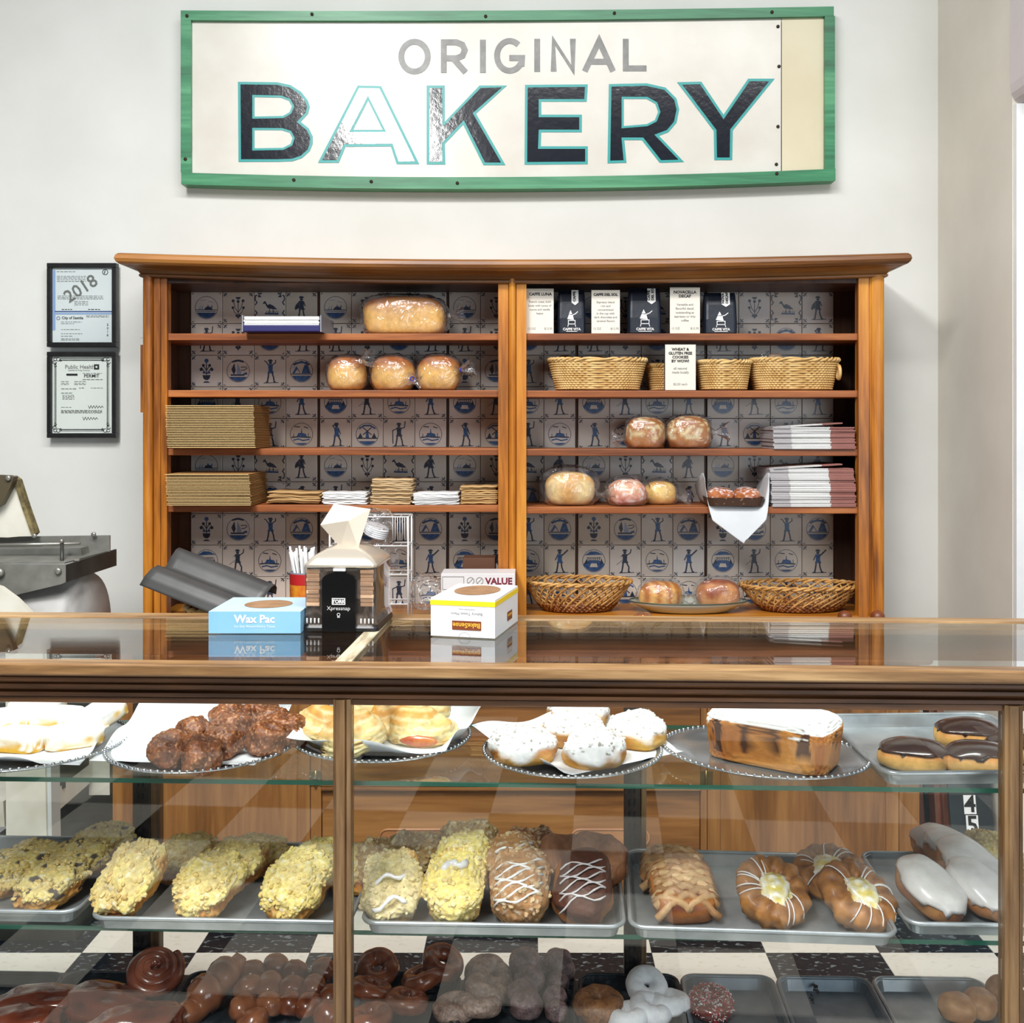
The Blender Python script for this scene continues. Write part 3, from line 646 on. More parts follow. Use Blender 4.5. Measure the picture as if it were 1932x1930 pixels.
# ================================================================ DISPLAY CASE
CA = math.radians(1.9); CY = 1.69
case = thing('display_case', 'long oak and glass bakery display case with glass shelves', 'display case', (0, CY, 0), -CA)
def CL2W(x, y, z=0.0): return Vector((x * math.cos(CA) + y * math.sin(CA), CY - x * math.sin(CA) + y * math.cos(CA), z))
ZT, ZS1, ZS2, ZD = 1.02, .806, .534, .275
xL, xM0, xM1, xR0, xR1, xE = -1.47, -.335, -.306, .762, .791, 1.90
DEP = .415
b = MB(); b.rbox(xL - .03, xE + .03, -.032, .003, 1.000, ZT, .003); b.build('top_rail', CASETOP, case)
b = MB(); b.rbox(xL - .03, xE + .03, .376, DEP + .003, .992, ZT + .001, .003); b.build('top_rail', CASETOP, case)
b = MB(); b.rbox(xE - .03, xE + .03, .0035, .3755, .994, ZT, .003); b.build('top_rail', CASETOP, case)
b = MB(); b.rbox(xL - .03, xL + .03, .0035, .3755, .994, ZT, .003); b.build('top_rail', CASETOP, case)
pr = [(.020, .958), (.000, .958), (-.006, .960), (-.006, .966), (.000, .967), (.002, .969), (-.006, .971), (-.012, .975), (-.012, .981), (-.008, .983), (-.013, .985), (-.020, .989), (-.020, .9945), (-.016, .9955), (-.024, .997), (-.024, .9995), (.020, .9995)]
b = MB(); b.prism(pr, 'x', xL - .02, xE + .02); b.build('apron_moulding', CASEX, case)
b = MB(); b.prism([(DEP, .94), (DEP, .9915), (.39, .9915), (.39, .94)], 'x', xL, xE); b.build('rear_rail', CASEX, case)
def gpane(nm, x0, x1, y0, y1, z0, z1, m=None, edge=None):
    b = MB(); b.box(x0, x1, y0, y1, z0, z1)
    if edge:
        for i in range(len(b.f)):
            if i in edge: b.m[i] = 1
    return b.build(nm, [m or M_GLASS, M_GLASSEDGE], case)
gpane('top_glass', xL + .031, -.3355, .0035, .3755, 1.0125, 1.0185, None, (2,))
gpane('top_glass', -.3055, xE - .031, .0035, .3755, 1.0125, 1.0185, None, (2,))
b = MB(); b.rbox(-.335, -.306, .0035, .3755, 1.005, 1.0195, .002); b.build('divider_strip', mat('worn_divider_paint', sr(206, 196, 170), .5, c2=sr(150, 136, 108), scale=14, stretch=(6, 1, 1)), case)
def fpost(x0, x1):
    b = MB(); b.prism([(x0, .022), (x0, -.004), (x0 + .004, -.006), (x0 + .006, -.010), (x1 - .009, -.010), (x1 - .008, -.004), (x1 - .006, -.006), (x1, -.004), (x1, .022)], 'z', .02, .958); b.build('front_post', CASEZ, case)
fpost(xM0, xM1); fpost(xR0, xR1); fpost(xL, xL + .04); fpost(xE - .04, xE)
for x0, x1 in ((xL + .0405, xM0 - .0005), (xM1 + .0005, xR0 - .0005), (xR1 + .0005, xE - .0405)):
    gpane('front_glass', x0, x1, .006, .011, .12, .9575, M_FRONTGLASS)
    b = MB(); b.rbox(x0, x1, .001, .005, .947, .957, .001); b.build('glazing_bead', CASEX, case)
    b = MB(); b.rbox(x0, x1, -.008, .02, .02, .1195, .003); b.build('bottom_rail', CASEX, case)
b = MB(); b.box(xE - .012, xE - .008, .023, .389, .12, .9935); b.build('side_glass', M_GLASS, case)
gpane('glass_shelf', xL + .02, xE - .02, .045, .386, ZS1 - .008, ZS1, M_SHELFGLASS, (2, 4))
gpane('glass_shelf', xL + .02, xE - .02, .080, .386, ZS2 - .008, ZS2, M_SHELFGLASS, (2, 4))
b = MB(); b.rbox(xL + .01, xE - .014, .025, .405, ZD - .02, ZD, .002); b.build('deck', mat('deck_board', sr(64, 62, 58), .5, c2=sr(82, 80, 74), scale=20), case)
M_STD = mat('dark_shelf_standard', sr(44, 42, 40), .4, .6, c2=sr(62, 60, 58), scale=40)
for x0, x1, wx in ((-.842, -.805, -.786), (.167, .200, .212), (1.18, 1.22, None), (xE - .035, xE, None), (xL, xL + .04, None)):
    b = MB(); b.rbox(x0, x1, .388, .412, .02, .9395, .002)
    if wx is None: b.build('rear_post', CASEZ, case); continue
    b.build('rear_post', mat('rear_post_dark', sr(58, 46, 38), .45, c2=sr(40, 32, 27), scale=20, stretch=(1, 1, .1)), case)
    b = MB(); b.rbox(x1 + .001, wx, .386, .412, .02, .9395, .002); b.build('rear_post', CASEZ, case)
    sl = MB()
    for i in range(26):
        z = .30 + i * .0245; sl.box(x0 + .010, x0 + .013, .3855, .3878, z, z + .012); sl.box(x0 + .020, x0 + .023, .3855, .3878, z, z + .012)
    sl.build('slot_strip', M_BLACK, case)
    for zz in (ZS1, ZS2):
        b = MB(); b.prism([(.05 + .30, zz - .010), (.387, zz - .0085), (.387, zz - .05), (.36, zz - .02)], 'x', x0 + .012, x0 + .018); b.build('shelf_bracket', M_STD, case)
b = MB(); b.box(xL + .03, xE - .03, .05, .38, 0, .02); b.build('base_plinth', CASEX, case)

# ================================================================ sheet pans
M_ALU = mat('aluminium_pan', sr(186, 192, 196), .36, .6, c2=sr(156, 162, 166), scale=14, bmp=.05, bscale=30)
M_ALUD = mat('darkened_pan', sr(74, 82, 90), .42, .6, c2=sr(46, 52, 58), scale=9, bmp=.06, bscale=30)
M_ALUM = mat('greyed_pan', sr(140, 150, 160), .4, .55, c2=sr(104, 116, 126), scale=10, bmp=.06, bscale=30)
def rrect(w_, d_, r, n=5):
    o = []
    for (sx, sy, a0) in ((1, 1, 0), (-1, 1, 90), (-1, -1, 180), (1, -1, 270)):
        for i in range(n + 1):
            a = math.radians(a0 + 90 * i / n); o.append((sx * (w_ / 2 - r) + r * math.cos(a), sy * (d_ / 2 - r) + r * math.sin(a)))
    return o
def pan(label, x, y, z, w_, d_, m, rot=0.0, h=.024, group=None):
    # pan in world coordinates, centre x, y; base, wall, rolled rim
    t = thing('sheet_pan', label, 'sheet pan', (x, y, z), -CA + rot, group)
    rings = [(w_ - .034, d_ - .034, .016, .001), (w_ - .030, d_ - .030, .018, .0015), (w_ - .018, d_ - .018, .024, h - .002), (w_ - .010, d_ - .010, .026, h)]
    b = MB(); L = [[(p[0], p[1], q[3]) for p in rrect(q[0], q[1], q[2])] for q in rings]; n = len(L[0])
    vs = [p for l_ in L for p in l_]
    fs = [tuple(range(n))] + [(i * n + j, i * n + (j + 1) % n, (i + 1) * n + (j + 1) % n, (i + 1) * n + j) for i in range(3) for j in range(n)]
    k = len(vs); vs = vs + [(p[0] * (1.003), p[1] * 1.003, p[2] - .001) for p in vs]
    fs = fs + [tuple(i + k for i in reversed(f)) for f in fs]
    b.add(vs, fs, 0, False); b.build('pan_body', m, t)
    b = MB(); b.tube([(p[0], p[1], h - .001) for p in rrect(w_ - .008, d_ - .008, .027)], .0042, 7, closed=True); b.build('rolled_rim', m, t)
    return t
def panpx(label, u0, u1, dF, z, w_, d_, m, rot=0.0, group=None, **k_):
    # front edge between pixels u0 and u1 at depth dF
    xm = X((u0 + u1) / 2, dF); return pan(label, xm + d_ / 2 * math.sin(CA), dF + d_ / 2, z, w_, d_, m, rot, group=group, **k_)
P1 = panpx('sheet pan of blueberry crumb pastries beside the rear wooden post', -345, 152, 1.80, ZS2, .455, .325, M_ALU)
P2 = panpx('sheet pan of yellow crumb-topped pastries behind the middle post', 158, 664, 1.765, ZS2, .462, .33, M_ALU)
P3 = panpx('sheet pan with four rows of iced and crumbed sweet rolls', 674, 1183, 1.748, ZS2, .459, .33, M_ALU)
P4 = panpx('sheet pan of braided danishes and fruit lattice pastry', 1192, 1703, 1.725, ZS2, .455, .325, M_ALU, rot=math.radians(-2))
P5 = panpx('sheet pan of white-iced long buns in the middle tier', 1710, 2170, 1.745, ZS2, .41, .30, M_ALU)
P6 = panpx('shallow sheet pan of chocolate-iced buns on the top glass shelf', 1652, 2040, 1.715, ZS1, .345, .35, M_ALU, rot=math.radians(4))
BD = 1.755
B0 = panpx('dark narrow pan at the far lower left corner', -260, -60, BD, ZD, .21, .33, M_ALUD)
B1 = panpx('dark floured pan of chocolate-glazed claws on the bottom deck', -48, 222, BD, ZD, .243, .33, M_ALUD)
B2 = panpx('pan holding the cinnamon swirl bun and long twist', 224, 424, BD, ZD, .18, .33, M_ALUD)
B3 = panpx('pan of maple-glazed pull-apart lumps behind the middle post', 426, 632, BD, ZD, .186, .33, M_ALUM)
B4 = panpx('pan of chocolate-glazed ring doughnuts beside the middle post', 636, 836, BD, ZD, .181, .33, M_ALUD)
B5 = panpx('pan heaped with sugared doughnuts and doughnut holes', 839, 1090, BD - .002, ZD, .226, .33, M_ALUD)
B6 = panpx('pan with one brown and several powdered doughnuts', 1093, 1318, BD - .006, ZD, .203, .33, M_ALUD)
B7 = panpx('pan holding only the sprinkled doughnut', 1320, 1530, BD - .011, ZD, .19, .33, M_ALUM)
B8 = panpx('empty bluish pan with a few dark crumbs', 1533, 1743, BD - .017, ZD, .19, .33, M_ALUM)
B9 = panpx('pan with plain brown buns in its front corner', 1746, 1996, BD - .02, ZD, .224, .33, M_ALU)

# ================================================================ silver platters
M_SILVER = mat('silver_platter', sr(206, 210, 214), .22, .85, c2=sr(184, 190, 196), scale=6)
bead_me = MB()
def platter(label, x, y, R, sy=1.0, rot=0.0, z=ZS1):
    t = thing('silver_platter', label, 'platter', (x, y, z), rot)
    b = MB(); b.lathe([(0, .003), (R * .68, .003), (R * .74, .005), (R * .86, .013), (R * .95, .018), (R, .0185), (R * 1.005, .017), (R * .96, .0155), (R * .87, .0105), (R * .75, .002), (R * .68, 0), (0, 0)], 64, sy=sy); b.build('dish', M_SILVER, t)
    b = MB()
    for i in range(84):
        a = 2 * PI * i / 84; c_ = (R * .985 * math.cos(a), R * .985 * math.sin(a) * sy, .0195)
        b.lathe([(0, -.003), (.0034, -.0015), (.0034, .0015), (0, .003)], 6, c=c_)
    o = b.build('beaded_rim', M_SILVER, t); return t
PL = {}
for k_, lab, u, d, R, sy, rot in [
    (1, 'silver platter of powdered lemon bars near the white slicer', 48, 1.905, .185, .92, 0),
    (2, 'silver platter under the brown sugared muffins', 383, 1.895, .172, .95, 0),
    (3, 'silver platter of puff pastry turnovers behind the middle post', 722, 1.945, .168, .95, 0),
    (4, 'silver platter of powdered almond buns', 1080, 1.862, .163, .95, 0),
    (5, 'oval silver platter under the marbled loaf cake', 1440, 1.852, .186, .76, math.radians(-24))]:
    PL[k_] = platter(lab, X(u, d), d, R, sy, rot)
# ---- wax paper sheets on the platters
M_WAX = mat('wax_paper', sr(228, 231, 234), .45, c2=sr(216, 220, 224), scale=7, bmp=.12, bscale=9, bd=.006)
def paper(label, cs, zmin, sag=.03, seed=1, wob=.006, mt=None, nm='wax_paper', cat='wax paper'):
    # four corners (a, b, c, d); the middle sags onto the dish
    a, b_, c, d = [Vector(q) for q in cs]
    def fn(s_, t_):
        p = a.lerp(b_, s_).lerp(d.lerp(c, s_), t_)
        e = 16 * s_ * (1 - s_) * t_ * (1 - t_); p.z -= sag * min(1, e * 2.2)
        k = min(1, 4 * max(abs(s_ - .5), abs(t_ - .5)) ** 2)
        p.z += wob * k * (math.sin(9 * s_ + 2 * seed) + math.sin(11 * t_ + seed)) + .006 * ns((s_ * 3, t_ * 3, seed))
        p.z = max(p.z, zmin + .0005 * s_); return p
    return tag(MB().grid(fn, 26, 26, thick=.0005).build(nm, mt or M_WAX), label, cat)
zb = ZS1 + .0045
paper('wax paper under the powdered lemon bars', [P(-60, 1430, 1.80), P(150, 1452, 1.775), P(222, 1345, 2.02), P(-40, 1330, 2.04)], zb + .012, .03, 2)
paper('large wax paper sheet under the brown sugared muffins with a long pointed corner', [P(168, 1444, 1.80), P(480, 1450, 1.775), P(556, 1326, 2.02), P(268, 1322, 2.02)], zb + .012, .055, 3)
paper('wax paper under the puff pastry turnovers curling up at one corner', [P(540, 1382, 1.84), P(840, 1412, 1.83), P(922, 1322, 2.0), P(640, 1322, 2.06)], zb + .012, .05, 5)
paper('wax paper under the powdered almond buns', [P(890, 1378, 1.87), P(1080, 1472, 1.725), P(1290, 1412, 1.85), P(1130, 1335, 2.03)], zb + .012, .04, 7)
# ================================================================ PASTRIES
_ico = {}
def ico(sub):
    if sub not in _ico:
        bm = bmesh.new(); bmesh.ops.create_icosphere(bm, subdivisions=sub, radius=1); bm.verts.ensure_lookup_table()
        _ico[sub] = ([v.co.copy() for v in bm.verts], [tuple(v.index for v in f.verts) for f in bm.faces]); bm.free()
    return _ico[sub]
def blob(sx, sy, sz, colf, sub=4, amp=.06, fr=2.2, seed=1, flat=.45, e=1.0, fine=0.0, ffr=9, shape=None):
    # rounded dough body, half sizes sx, sy, sz; flattened base at z = 0; colours by colf(dir, pos, noise)
    vs, fs = ico(sub); b = MB(); out = []; cols = []
    for d in vs:
        q = Vector([math.copysign(abs(c) ** e, c) for c in d])
        n1 = ns(d, fr, seed); n2 = ns(d, ffr, seed + 3) if fine else 0.0
        k = 1 + amp * n1 + fine * n2
        p = Vector((q.x * sx * k, q.y * sy * k, q.z * sz * k))
        if shape: p = shape(d, p)
        if p.z < -flat * sz: p.z = -flat * sz + (p.z + flat * sz) * .06
        p.z += flat * sz * 1.03
        out.append(p); cols.append(colf(d, p, n1, n2))
    b.add(out, fs, 0, True); b.col = cols; return b
def chunk(b, n, size, cf, zmin, seed, band=None):
    # crumbly pieces strewn over the upper surface of a body
    random.seed(seed); base = [(Vector(v), i) for i, v in enumerate(b.v)]; nv = len(base); vs, fs = ico(1); cols = b.col
    top = [p for p, i in base if p.z > zmin and (band is None or band(p))]
    for k in range(n):
        p = random.choice(top); r_ = size * random.uniform(.5, 1.3); st = Vector((random.uniform(.6, 1.4), random.uniform(.6, 1.4), random.uniform(.5, 1.0)))
        b.add([p + Vector((v.x * st.x, v.y * st.y, v.z * st.z)) * r_ * random.uniform(.8, 1.15) for v in vs], fs, 0, False)
        c = cf(random.random()); cols += [c] * len(vs)
    b.col = cols; return b
C_GOLD, C_BROWN, C_PALE, C_CRUMB = sr(206, 150, 78), sr(146, 84, 36), sr(226, 196, 128), sr(214, 190, 136)
C_WHITE, C_CHOC, C_DARK = sr(246, 245, 242), sr(46, 26, 20), sr(70, 36, 20)
V_CRUST = vmat('baked_crust', .5, .12, .35, 70)
V_CRUMB = vmat('crumb_topping', .8, 0, .8, 130, vary=.25)
V_POWDER = vmat('powdered_sugar_pastry', .85, 0, .4, 120, vary=.06)
V_SUGAR = vmat('sugar_crusted', .5, .1, 1.0, 170, vary=.45, spec=.7)
V_GLAZE = vmat('glazed_dough', .26, .7, .12, 24, vary=.12)
V_CHOC = vmat('chocolate_icing', .2, .6, .12, 30, vary=.08)
M_ICING = mat('white_icing', sr(236, 234, 232), .3, c2=sr(224, 220, 216), scale=40, bmp=.2, bscale=40, coat=.3)
M_CHOC = mat('dark_chocolate_icing', C_CHOC, .22, c2=sr(62, 36, 28), scale=20, coat=.6, bmp=.15, bscale=30)
def addfood(name, me, label, cat, loc, rz=0.0, group=None, tilt=(0, 0)):
    o = put(name, me, None, loc, (tilt[0], tilt[1], rz)); return tag(o, label, cat, group)
HALF = .03; LIFT = 0.0; DZK = .35
def at(u, v, z, tl=None):
    # pixel of the front foot of a thing; its centre lies half its depth behind, raised when it leans
    p = PZ(u, v, z); k = HALF * .9; t_ = LIFT if tl is None else tl
    p.y = min(p.y + k * math.cos(t_), 2.115 - HALF); p.x = (u - U0) * p.y / F; p.z += k * 1.12 * math.sin(t_); return p

# ---- brown sugared muffins
def c_muf(d, p, n1, n2): return mixc(mixc(sr(92, 46, 22), sr(140, 78, 38), .5 + n1), sr(206, 150, 100), max(0, n2 * 2.0 - .3))
MUF = [blob(.035, .034, .034, c_muf, 5, .22, 1.7, s_, .6, .85, .075, 10).mesh('sugared_muffin', V_SUGAR) for s_ in (1, 2, 3, 4)]
zP = ZS1 + .013
for i, (u, v, zz) in enumerate([(314, 1455, 0), (379, 1460, 0), (427, 1440, 0), (495, 1434, 0), (371, 1424, .004), (444, 1412, .006), (519, 1404, 0), (538, 1418, 0), (434, 1392, .004), (488, 1386, 0)]):
    addfood('sugared_muffin', MUF[i % 4], 'brown sugar-crusted ' + ['darkest front muffin beside the wax paper corner', 'front muffin second from the paper corner', 'front muffin third from the paper corner', 'front muffin nearest the turnovers', 'muffin behind the two foremost ones', 'muffin in the very middle of the pile', 'muffin at the back near the turnovers', 'small muffin at the platter rim by the turnovers', 'tallest muffin at the back of the pile', 'hindmost muffin, half hidden at the back'][i], 'muffin', at(u, v - 6, zP + zz + .004), i * 1.3, 'brown sugared muffins on the second platter', (.25 * math.sin(i * 2), .25 * math.cos(i * 3)))
HALF = .034
# ---- lemon bars
def c_lem(d, p, n1, n2):
    if d.z > .1 + .5 * n1: return sr(250, 249, 246)
    return mixc(sr(228, 176, 56), sr(246, 240, 222), .45 + n1 * 2.2 + .5 * d.z)
LEM = [blob(.052, .036, .020, c_lem, 4, .05, 2.5, s_, .8, .45, .03, 14).mesh('lemon_bar', V_POWDER) for s_ in (1, 2)]
for i, (u, v, dz, rz, lb, tl) in enumerate([(190, 1388, .014, .9, 'powdered lemon bar leaning up at the platter edge by the muffins', (0, -.35)), (105, 1382, .003, -.1, 'powdered lemon bar with its yellow filling facing front', (0, 0)), (140, 1418, .003, .55, 'long powdered lemon bar in front, orange filling at its lower corner', (0, 0)),
                                       (40, 1425, .003, -.15, 'powdered lemon bar at the front of the first platter, all white', (0, 0)), (5, 1388, .003, .2, 'powdered lemon bar cut off by the picture edge', (0, 0)), (70, 1360, .003, 0, 'powdered lemon bar at the back of the first platter', (0, 0))]):
    addfood('lemon_bar', LEM[i % 2], lb, 'lemon bar', at(u, v, zP) + Vector((0, 0, dz)), rz, 'powdered lemon bars', tl)
HALF = .042
# ---- puff pastry turnovers
def turn(seed):
    def shp(d, p):
        # layered flaky ridges along the folded edge
        k = 1 + .02 * math.sin(p.z * 520 + 3 * ns(d, 2, seed)) * (1 - abs(d.z)); return Vector((p.x * k, p.y * (1 - .35 * max(0, d.y)) * k, p.z * (1 - .35 * max(0, -d.y))))
    def cf(d, p, n1, n2):
        c = mixc(sr(234, 210, 146), sr(206, 150, 72), sstep(.1, .9, d.z + .7 * n1)); return mixc(c, sr(244, 230, 180), .35 + .5 * math.sin(p.z * 520) - .4 * d.z)
    b = blob(.062, .048, .042, cf, 5, .22, 1.6, seed, .5, .9, .05, 8, shp); cols = b.col
    for k in range(4):
        k0 = len(b.v); z_ = .005 + .0045 * k; ex = 1.0 - .015 * k
        b.tube([(.060 * ex * math.cos(a), -.046 * ex * math.sin(a) - .001 * (k % 2), z_ + .010 * math.sin(a) + .0015 * math.sin(5 * a + k + seed)) for a in [PI * (.02 + .96 * j / 22) for j in range(23)]], lambda s_: .0021 + .0010 * math.sin(s_ * 9 + k), 6)
        cols += [mixc(sr(244, 226, 168), sr(208, 156, 80), random.random())] * (len(b.v) - k0)
    b.col = cols; return b
TUR = [turn(s_).mesh('pastry_shell', V_CRUST) for s_ in (3, 5, 8)]
M_JAM = mat('fruit_filling', sr(178, 70, 36), .25, c2=sr(206, 120, 52), scale=60, coat=.5)
for i, (u, v, dz, rz, tl, lb) in enumerate([(668, 1424, .0, .4, (.1, -.2), 'flaky turnover half hidden by the middle post, pale and layered'), (797, 1412, .0, -.12, (.1, 0), 'flaky turnover with an open red-brown filling mouth in front'), (752, 1396, .012, .55, (.25, -.35), 'flaky turnover leaning with a narrow slit, behind the open one'),
                                            (795, 1376, .016, -.1, (.2, .1), 'large flaky turnover on top at the back of its platter'), (690, 1370, .0, .2, (0, 0), 'browner turnover at the back against the middle post'), (612, 1408, 0, -.3, (.1, .2), 'flaky turnover showing on the muffin side of the middle post')]):
    t = thing('turnover', lb, 'turnover', at(u, v, zP) + Vector((0, 0, dz)), rz, 'puff pastry turnovers'); t.rotation_euler = (tl[0], tl[1], rz)
    put('pastry_shell', TUR[i % 3], t, (0, 0, 0))
    if i in (1, 2):
        b = MB(); b.lathe([(0, -.011), (.5, -.009), (.9, -.004), (1, 0), (.9, .004), (.5, .009), (0, .011)], 24, sx=.036 - .008 * (i == 2), sy=.008)
        b.build('filling', M_JAM, t, (.004, -.0455, .021))
HALF = .050
# ---- powdered almond buns
def c_pow(d, p, n1, n2):
    w_ = sstep(-.05, .25, d.z + .35 * n1 - .12 * (d.x + d.y)); c = mixc(sr(186, 120, 52), sr(214, 168, 80), .5 + n1); c = mixc(c, sr(250, 250, 249), w_)
    return mixc(c, sr(120, 110, 100), .8 if n2 > .52 and d.z > .2 else 0)
POW = [chunk(blob(.060, .054, .036, c_pow, 5, .12, 1.7, s_, .5, .9, .03, 14), 60, .0032, lambda q: mixc(sr(176, 168, 156), sr(244, 242, 238), q), .028, s_).mesh('almond_bun', V_POWDER) for s_ in (2, 6)]
for i, (u, v, dz, lb) in enumerate([(988, 1449, .004, 'powdered almond bun at the front with yellow filling showing at its end'), (1122, 1456, .004, 'powdered almond bun at the front centre of its platter'), (1084, 1418, .006, 'powdered almond bun in the middle of the other four'), (1090, 1391, .014, 'powdered almond bun on top at the back of its platter'), (1202, 1418, .004, 'powdered almond bun nearest the loaf cake')]):
    addfood('almond_bun', POW[i % 2], lb, 'bun', at(u, v, zP) + Vector((0, 0, dz)), i * 1.1, 'powdered almond buns')
# ---- marbled loaf cake
def c_loaf(d, p, n1, n2):
    if p.z > .066 + .006 * n1 - (.012 if d.y < -.5 else 0) * (n1 > 0): return mixc(sr(248, 247, 244), sr(120, 96, 74), max(0, n2 * 2.2 - .75))
    c = mixc(sr(176, 106, 46), sr(222, 156, 80), .5 + n1 + .5 * n2)
    s_ = abs(((p.x + .1 + .010 * n2) * 21) % 1 - .5)
    if p.y < 0 and s_ < .17 + .1 * n2 and .022 + .012 * n1 < p.z: c = mixc(c, sr(58, 32, 22), .92)
    return c
b = blob(.101, .055, .050, c_loaf, 6, .03, 2, 4, .62, .42, .02, 14, lambda d, p: Vector((p.x * (1 + .06 * (p.z / .05)), p.y * (1 + .06 * (p.z / .05)), p.z + (.006 * (1 - (p.x / .1) ** 2) if d.z > 0 else 0))))
pc = (PZ(1424, 1448, zP) + PZ(1560, 1452, zP)) / 2
addfood('loaf_cake', b.mesh('loaf_cake', V_POWDER), 'marbled loaf cake dusted with powdered sugar on the oval platter', 'cake', (X(1460, 1.845), 1.845, ZS1 + .0045), math.radians(-33)).scale = (1.13, 1.08, 1.10)
HALF = .042
# ---- chocolate iced buns
def c_bun(d, p, n1, n2): return mixc(sr(232, 186, 108), sr(188, 118, 56), sstep(-.1, .6, d.z + .3 * n1))
BUN = [blob(.062, .046, .030, c_bun, 4, .06, 1.5, s_, .5, .9).mesh('bun', V_CRUST) for s_ in (1, 4)]
def cap(sx, sy, sz, zlim, seed, nm, m, sub=4, flat=.5, e=.9, amp=.06, fr=1.5, off=.0022, edge=.16):
    # icing poured over the top of a body made with the same numbers
    b = blob(sx, sy, sz, lambda d, p, a, c: (1, 1, 1), sub, amp, fr, seed, flat, e); vs, fs = ico(sub); b.col = []
    keep = [f for f in fs if all(vs[i].z > zlim + edge * ns(vs[i], 3.1, seed + 9) for i in f)]
    used = sorted({i for f in keep for i in f}); idx = {i: k for k, i in enumerate(used)}
    q = MB(); top = [Vector(b.v[i]) + vs[i] * off for i in used]; bot = [Vector(b.v[i]) - vs[i] * .001 for i in used]
    n = len(used); F2 = [tuple(idx[i] for i in f) for f in keep]
    ed = {}
    for f in F2:
        for a, c in ((f[0], f[1]), (f[1], f[2]), (f[2], f[0])): ed[(a, c)] = 1
    sidef = [(c, a, a + n, c + n) for (a, c) in ed if (c, a) not in ed]
    q.add(top + bot, F2 + sidef, 0, True); return q.mesh(nm, m)
CAPS = [cap(.062, .046, .030, .30, s_, 'chocolate_icing', M_CHOC) for s_ in (1, 4)]
zp6 = ZS1 + .003
for i, (u, v, dz, rz, lb) in enumerate([(1722, 1457, 0, -.25, 'chocolate-iced bun alone at the pan corner'), (1843, 1463, 0, .05, 'chocolate-iced bun at the front beside the corner post'), (1826, 1428, .012, -.05, 'chocolate-iced bun resting behind and above the front two'), (1905, 1440, 0, .6, 'chocolate-iced bun mostly hidden by the corner post')]):
    t = thing('chocolate_bun', lb, 'bun', at(u, v, zp6) + Vector((0, 0, dz)), rz, 'chocolate-iced buns'); put('bun', BUN[i % 2], t, (0, 0, 0)); put('chocolate_icing', CAPS[i % 2], t, (0, 0, 0))
HALF = .056; LIFT = .18
# ---- crumb pastries (middle tier)
zM = ZS2 + .003
def crumbs(seed, yellow=.5, berry=False, sub=5, sx=.055, sy=.070, sz=.036):
    def cf(d, p, n1, n2):
        k = sstep(-.05, .3, d.z + .4 * n1); c = mixc(mixc(sr(196, 128, 58), sr(222, 172, 92), .5 + n1), mixc(sr(206, 184, 128), sr(230, 210, 128), yellow + .8 * n1), k)
        c = mixc(c, sr(238, 234, 214), max(0, n2 * 1.6 - .3) * k)
        if berry and ns(d, 3.4, seed + 20) > .33: c = mixc(c, sr(44, 36, 58), .9)
        return c
    return chunk(blob(sx, sy, sz, cf, sub, .2, 1.9, seed, .5, .88, .09, 9), 170, .0046, lambda q: mixc(mixc(sr(188, 150, 92), sr(226, 206, 150), q), sr(232, 212, 120), yellow * .6), sz * .55, seed)
CR = [crumbs(s_, y_).mesh('crumb_pastry', V_CRUMB) for s_, y_ in ((1, .35), (2, .6), (3, .85))]
BR = [crumbs(s_, .6, True, sx=.056, sy=.060, sz=.034).mesh('blueberry_pastry', V_CRUMB) for s_ in (6, 7)]
for i, (u, v, dz, rz, lb) in enumerate([(98, 1720, 0, -.5, 'blueberry crumb pastry at the front with a yellow edge'), (150, 1678, .014, -.6, 'blueberry crumb pastry in the middle, overlapping the front one'), (190, 1645, .016, -.6, 'blueberry crumb pastry at the back of its row'), (2, 1700, 0, .3, 'plain crumb pastry cut by the picture edge in the blueberry pan'), (60, 1680, 0, .8, 'dark-edged blueberry pastry tucked behind the front one')]):
    addfood('blueberry_pastry', BR[i % 2], lb, 'pastry', at(u, v, zM) + Vector((0, 0, dz * DZK)), rz, 'blueberry crumb pastries', (.18, 0))
HALF = .068
for i, (u, v, dz, rz, tl, k_, lb) in enumerate([(255, 1738, 0, -.42, .72, 0, 'large crumb pastry nearest the blueberry pan, long and tilted'), (345, 1672, .0, -.2, .12, 0, 'pale crumb pastry at the back between the first two rows'), (398, 1742, .0, -.25, .46, 1, 'crumb pastry with an icing drip in the middle of its pan'), (442, 1706, .012, -.3, .26, 0, 'crumb pastry in the second row, overlapping the iced one'), (480, 1668, .006, -.35, .0, 1, 'crumb pastry at the back of the second row with browned end'),
                                                (562, 1744, .0, -.2, .5, 2, 'bright yellow crumb pastry in front beside the middle post'), (596, 1698, .008, -.25, .16, 2, 'yellow crumb pastry behind the front one at the middle post'), (672, 1690, .0, .1, .05, 0, 'crumb pastry peeking out on the far side of the middle post')]):
    addfood('crumb_pastry', CR[k_], lb, 'pastry', at(u, v, zM, tl) + Vector((0, 0, dz)), rz, 'yellow crumb pastries', (tl, 0))
HALF = .060
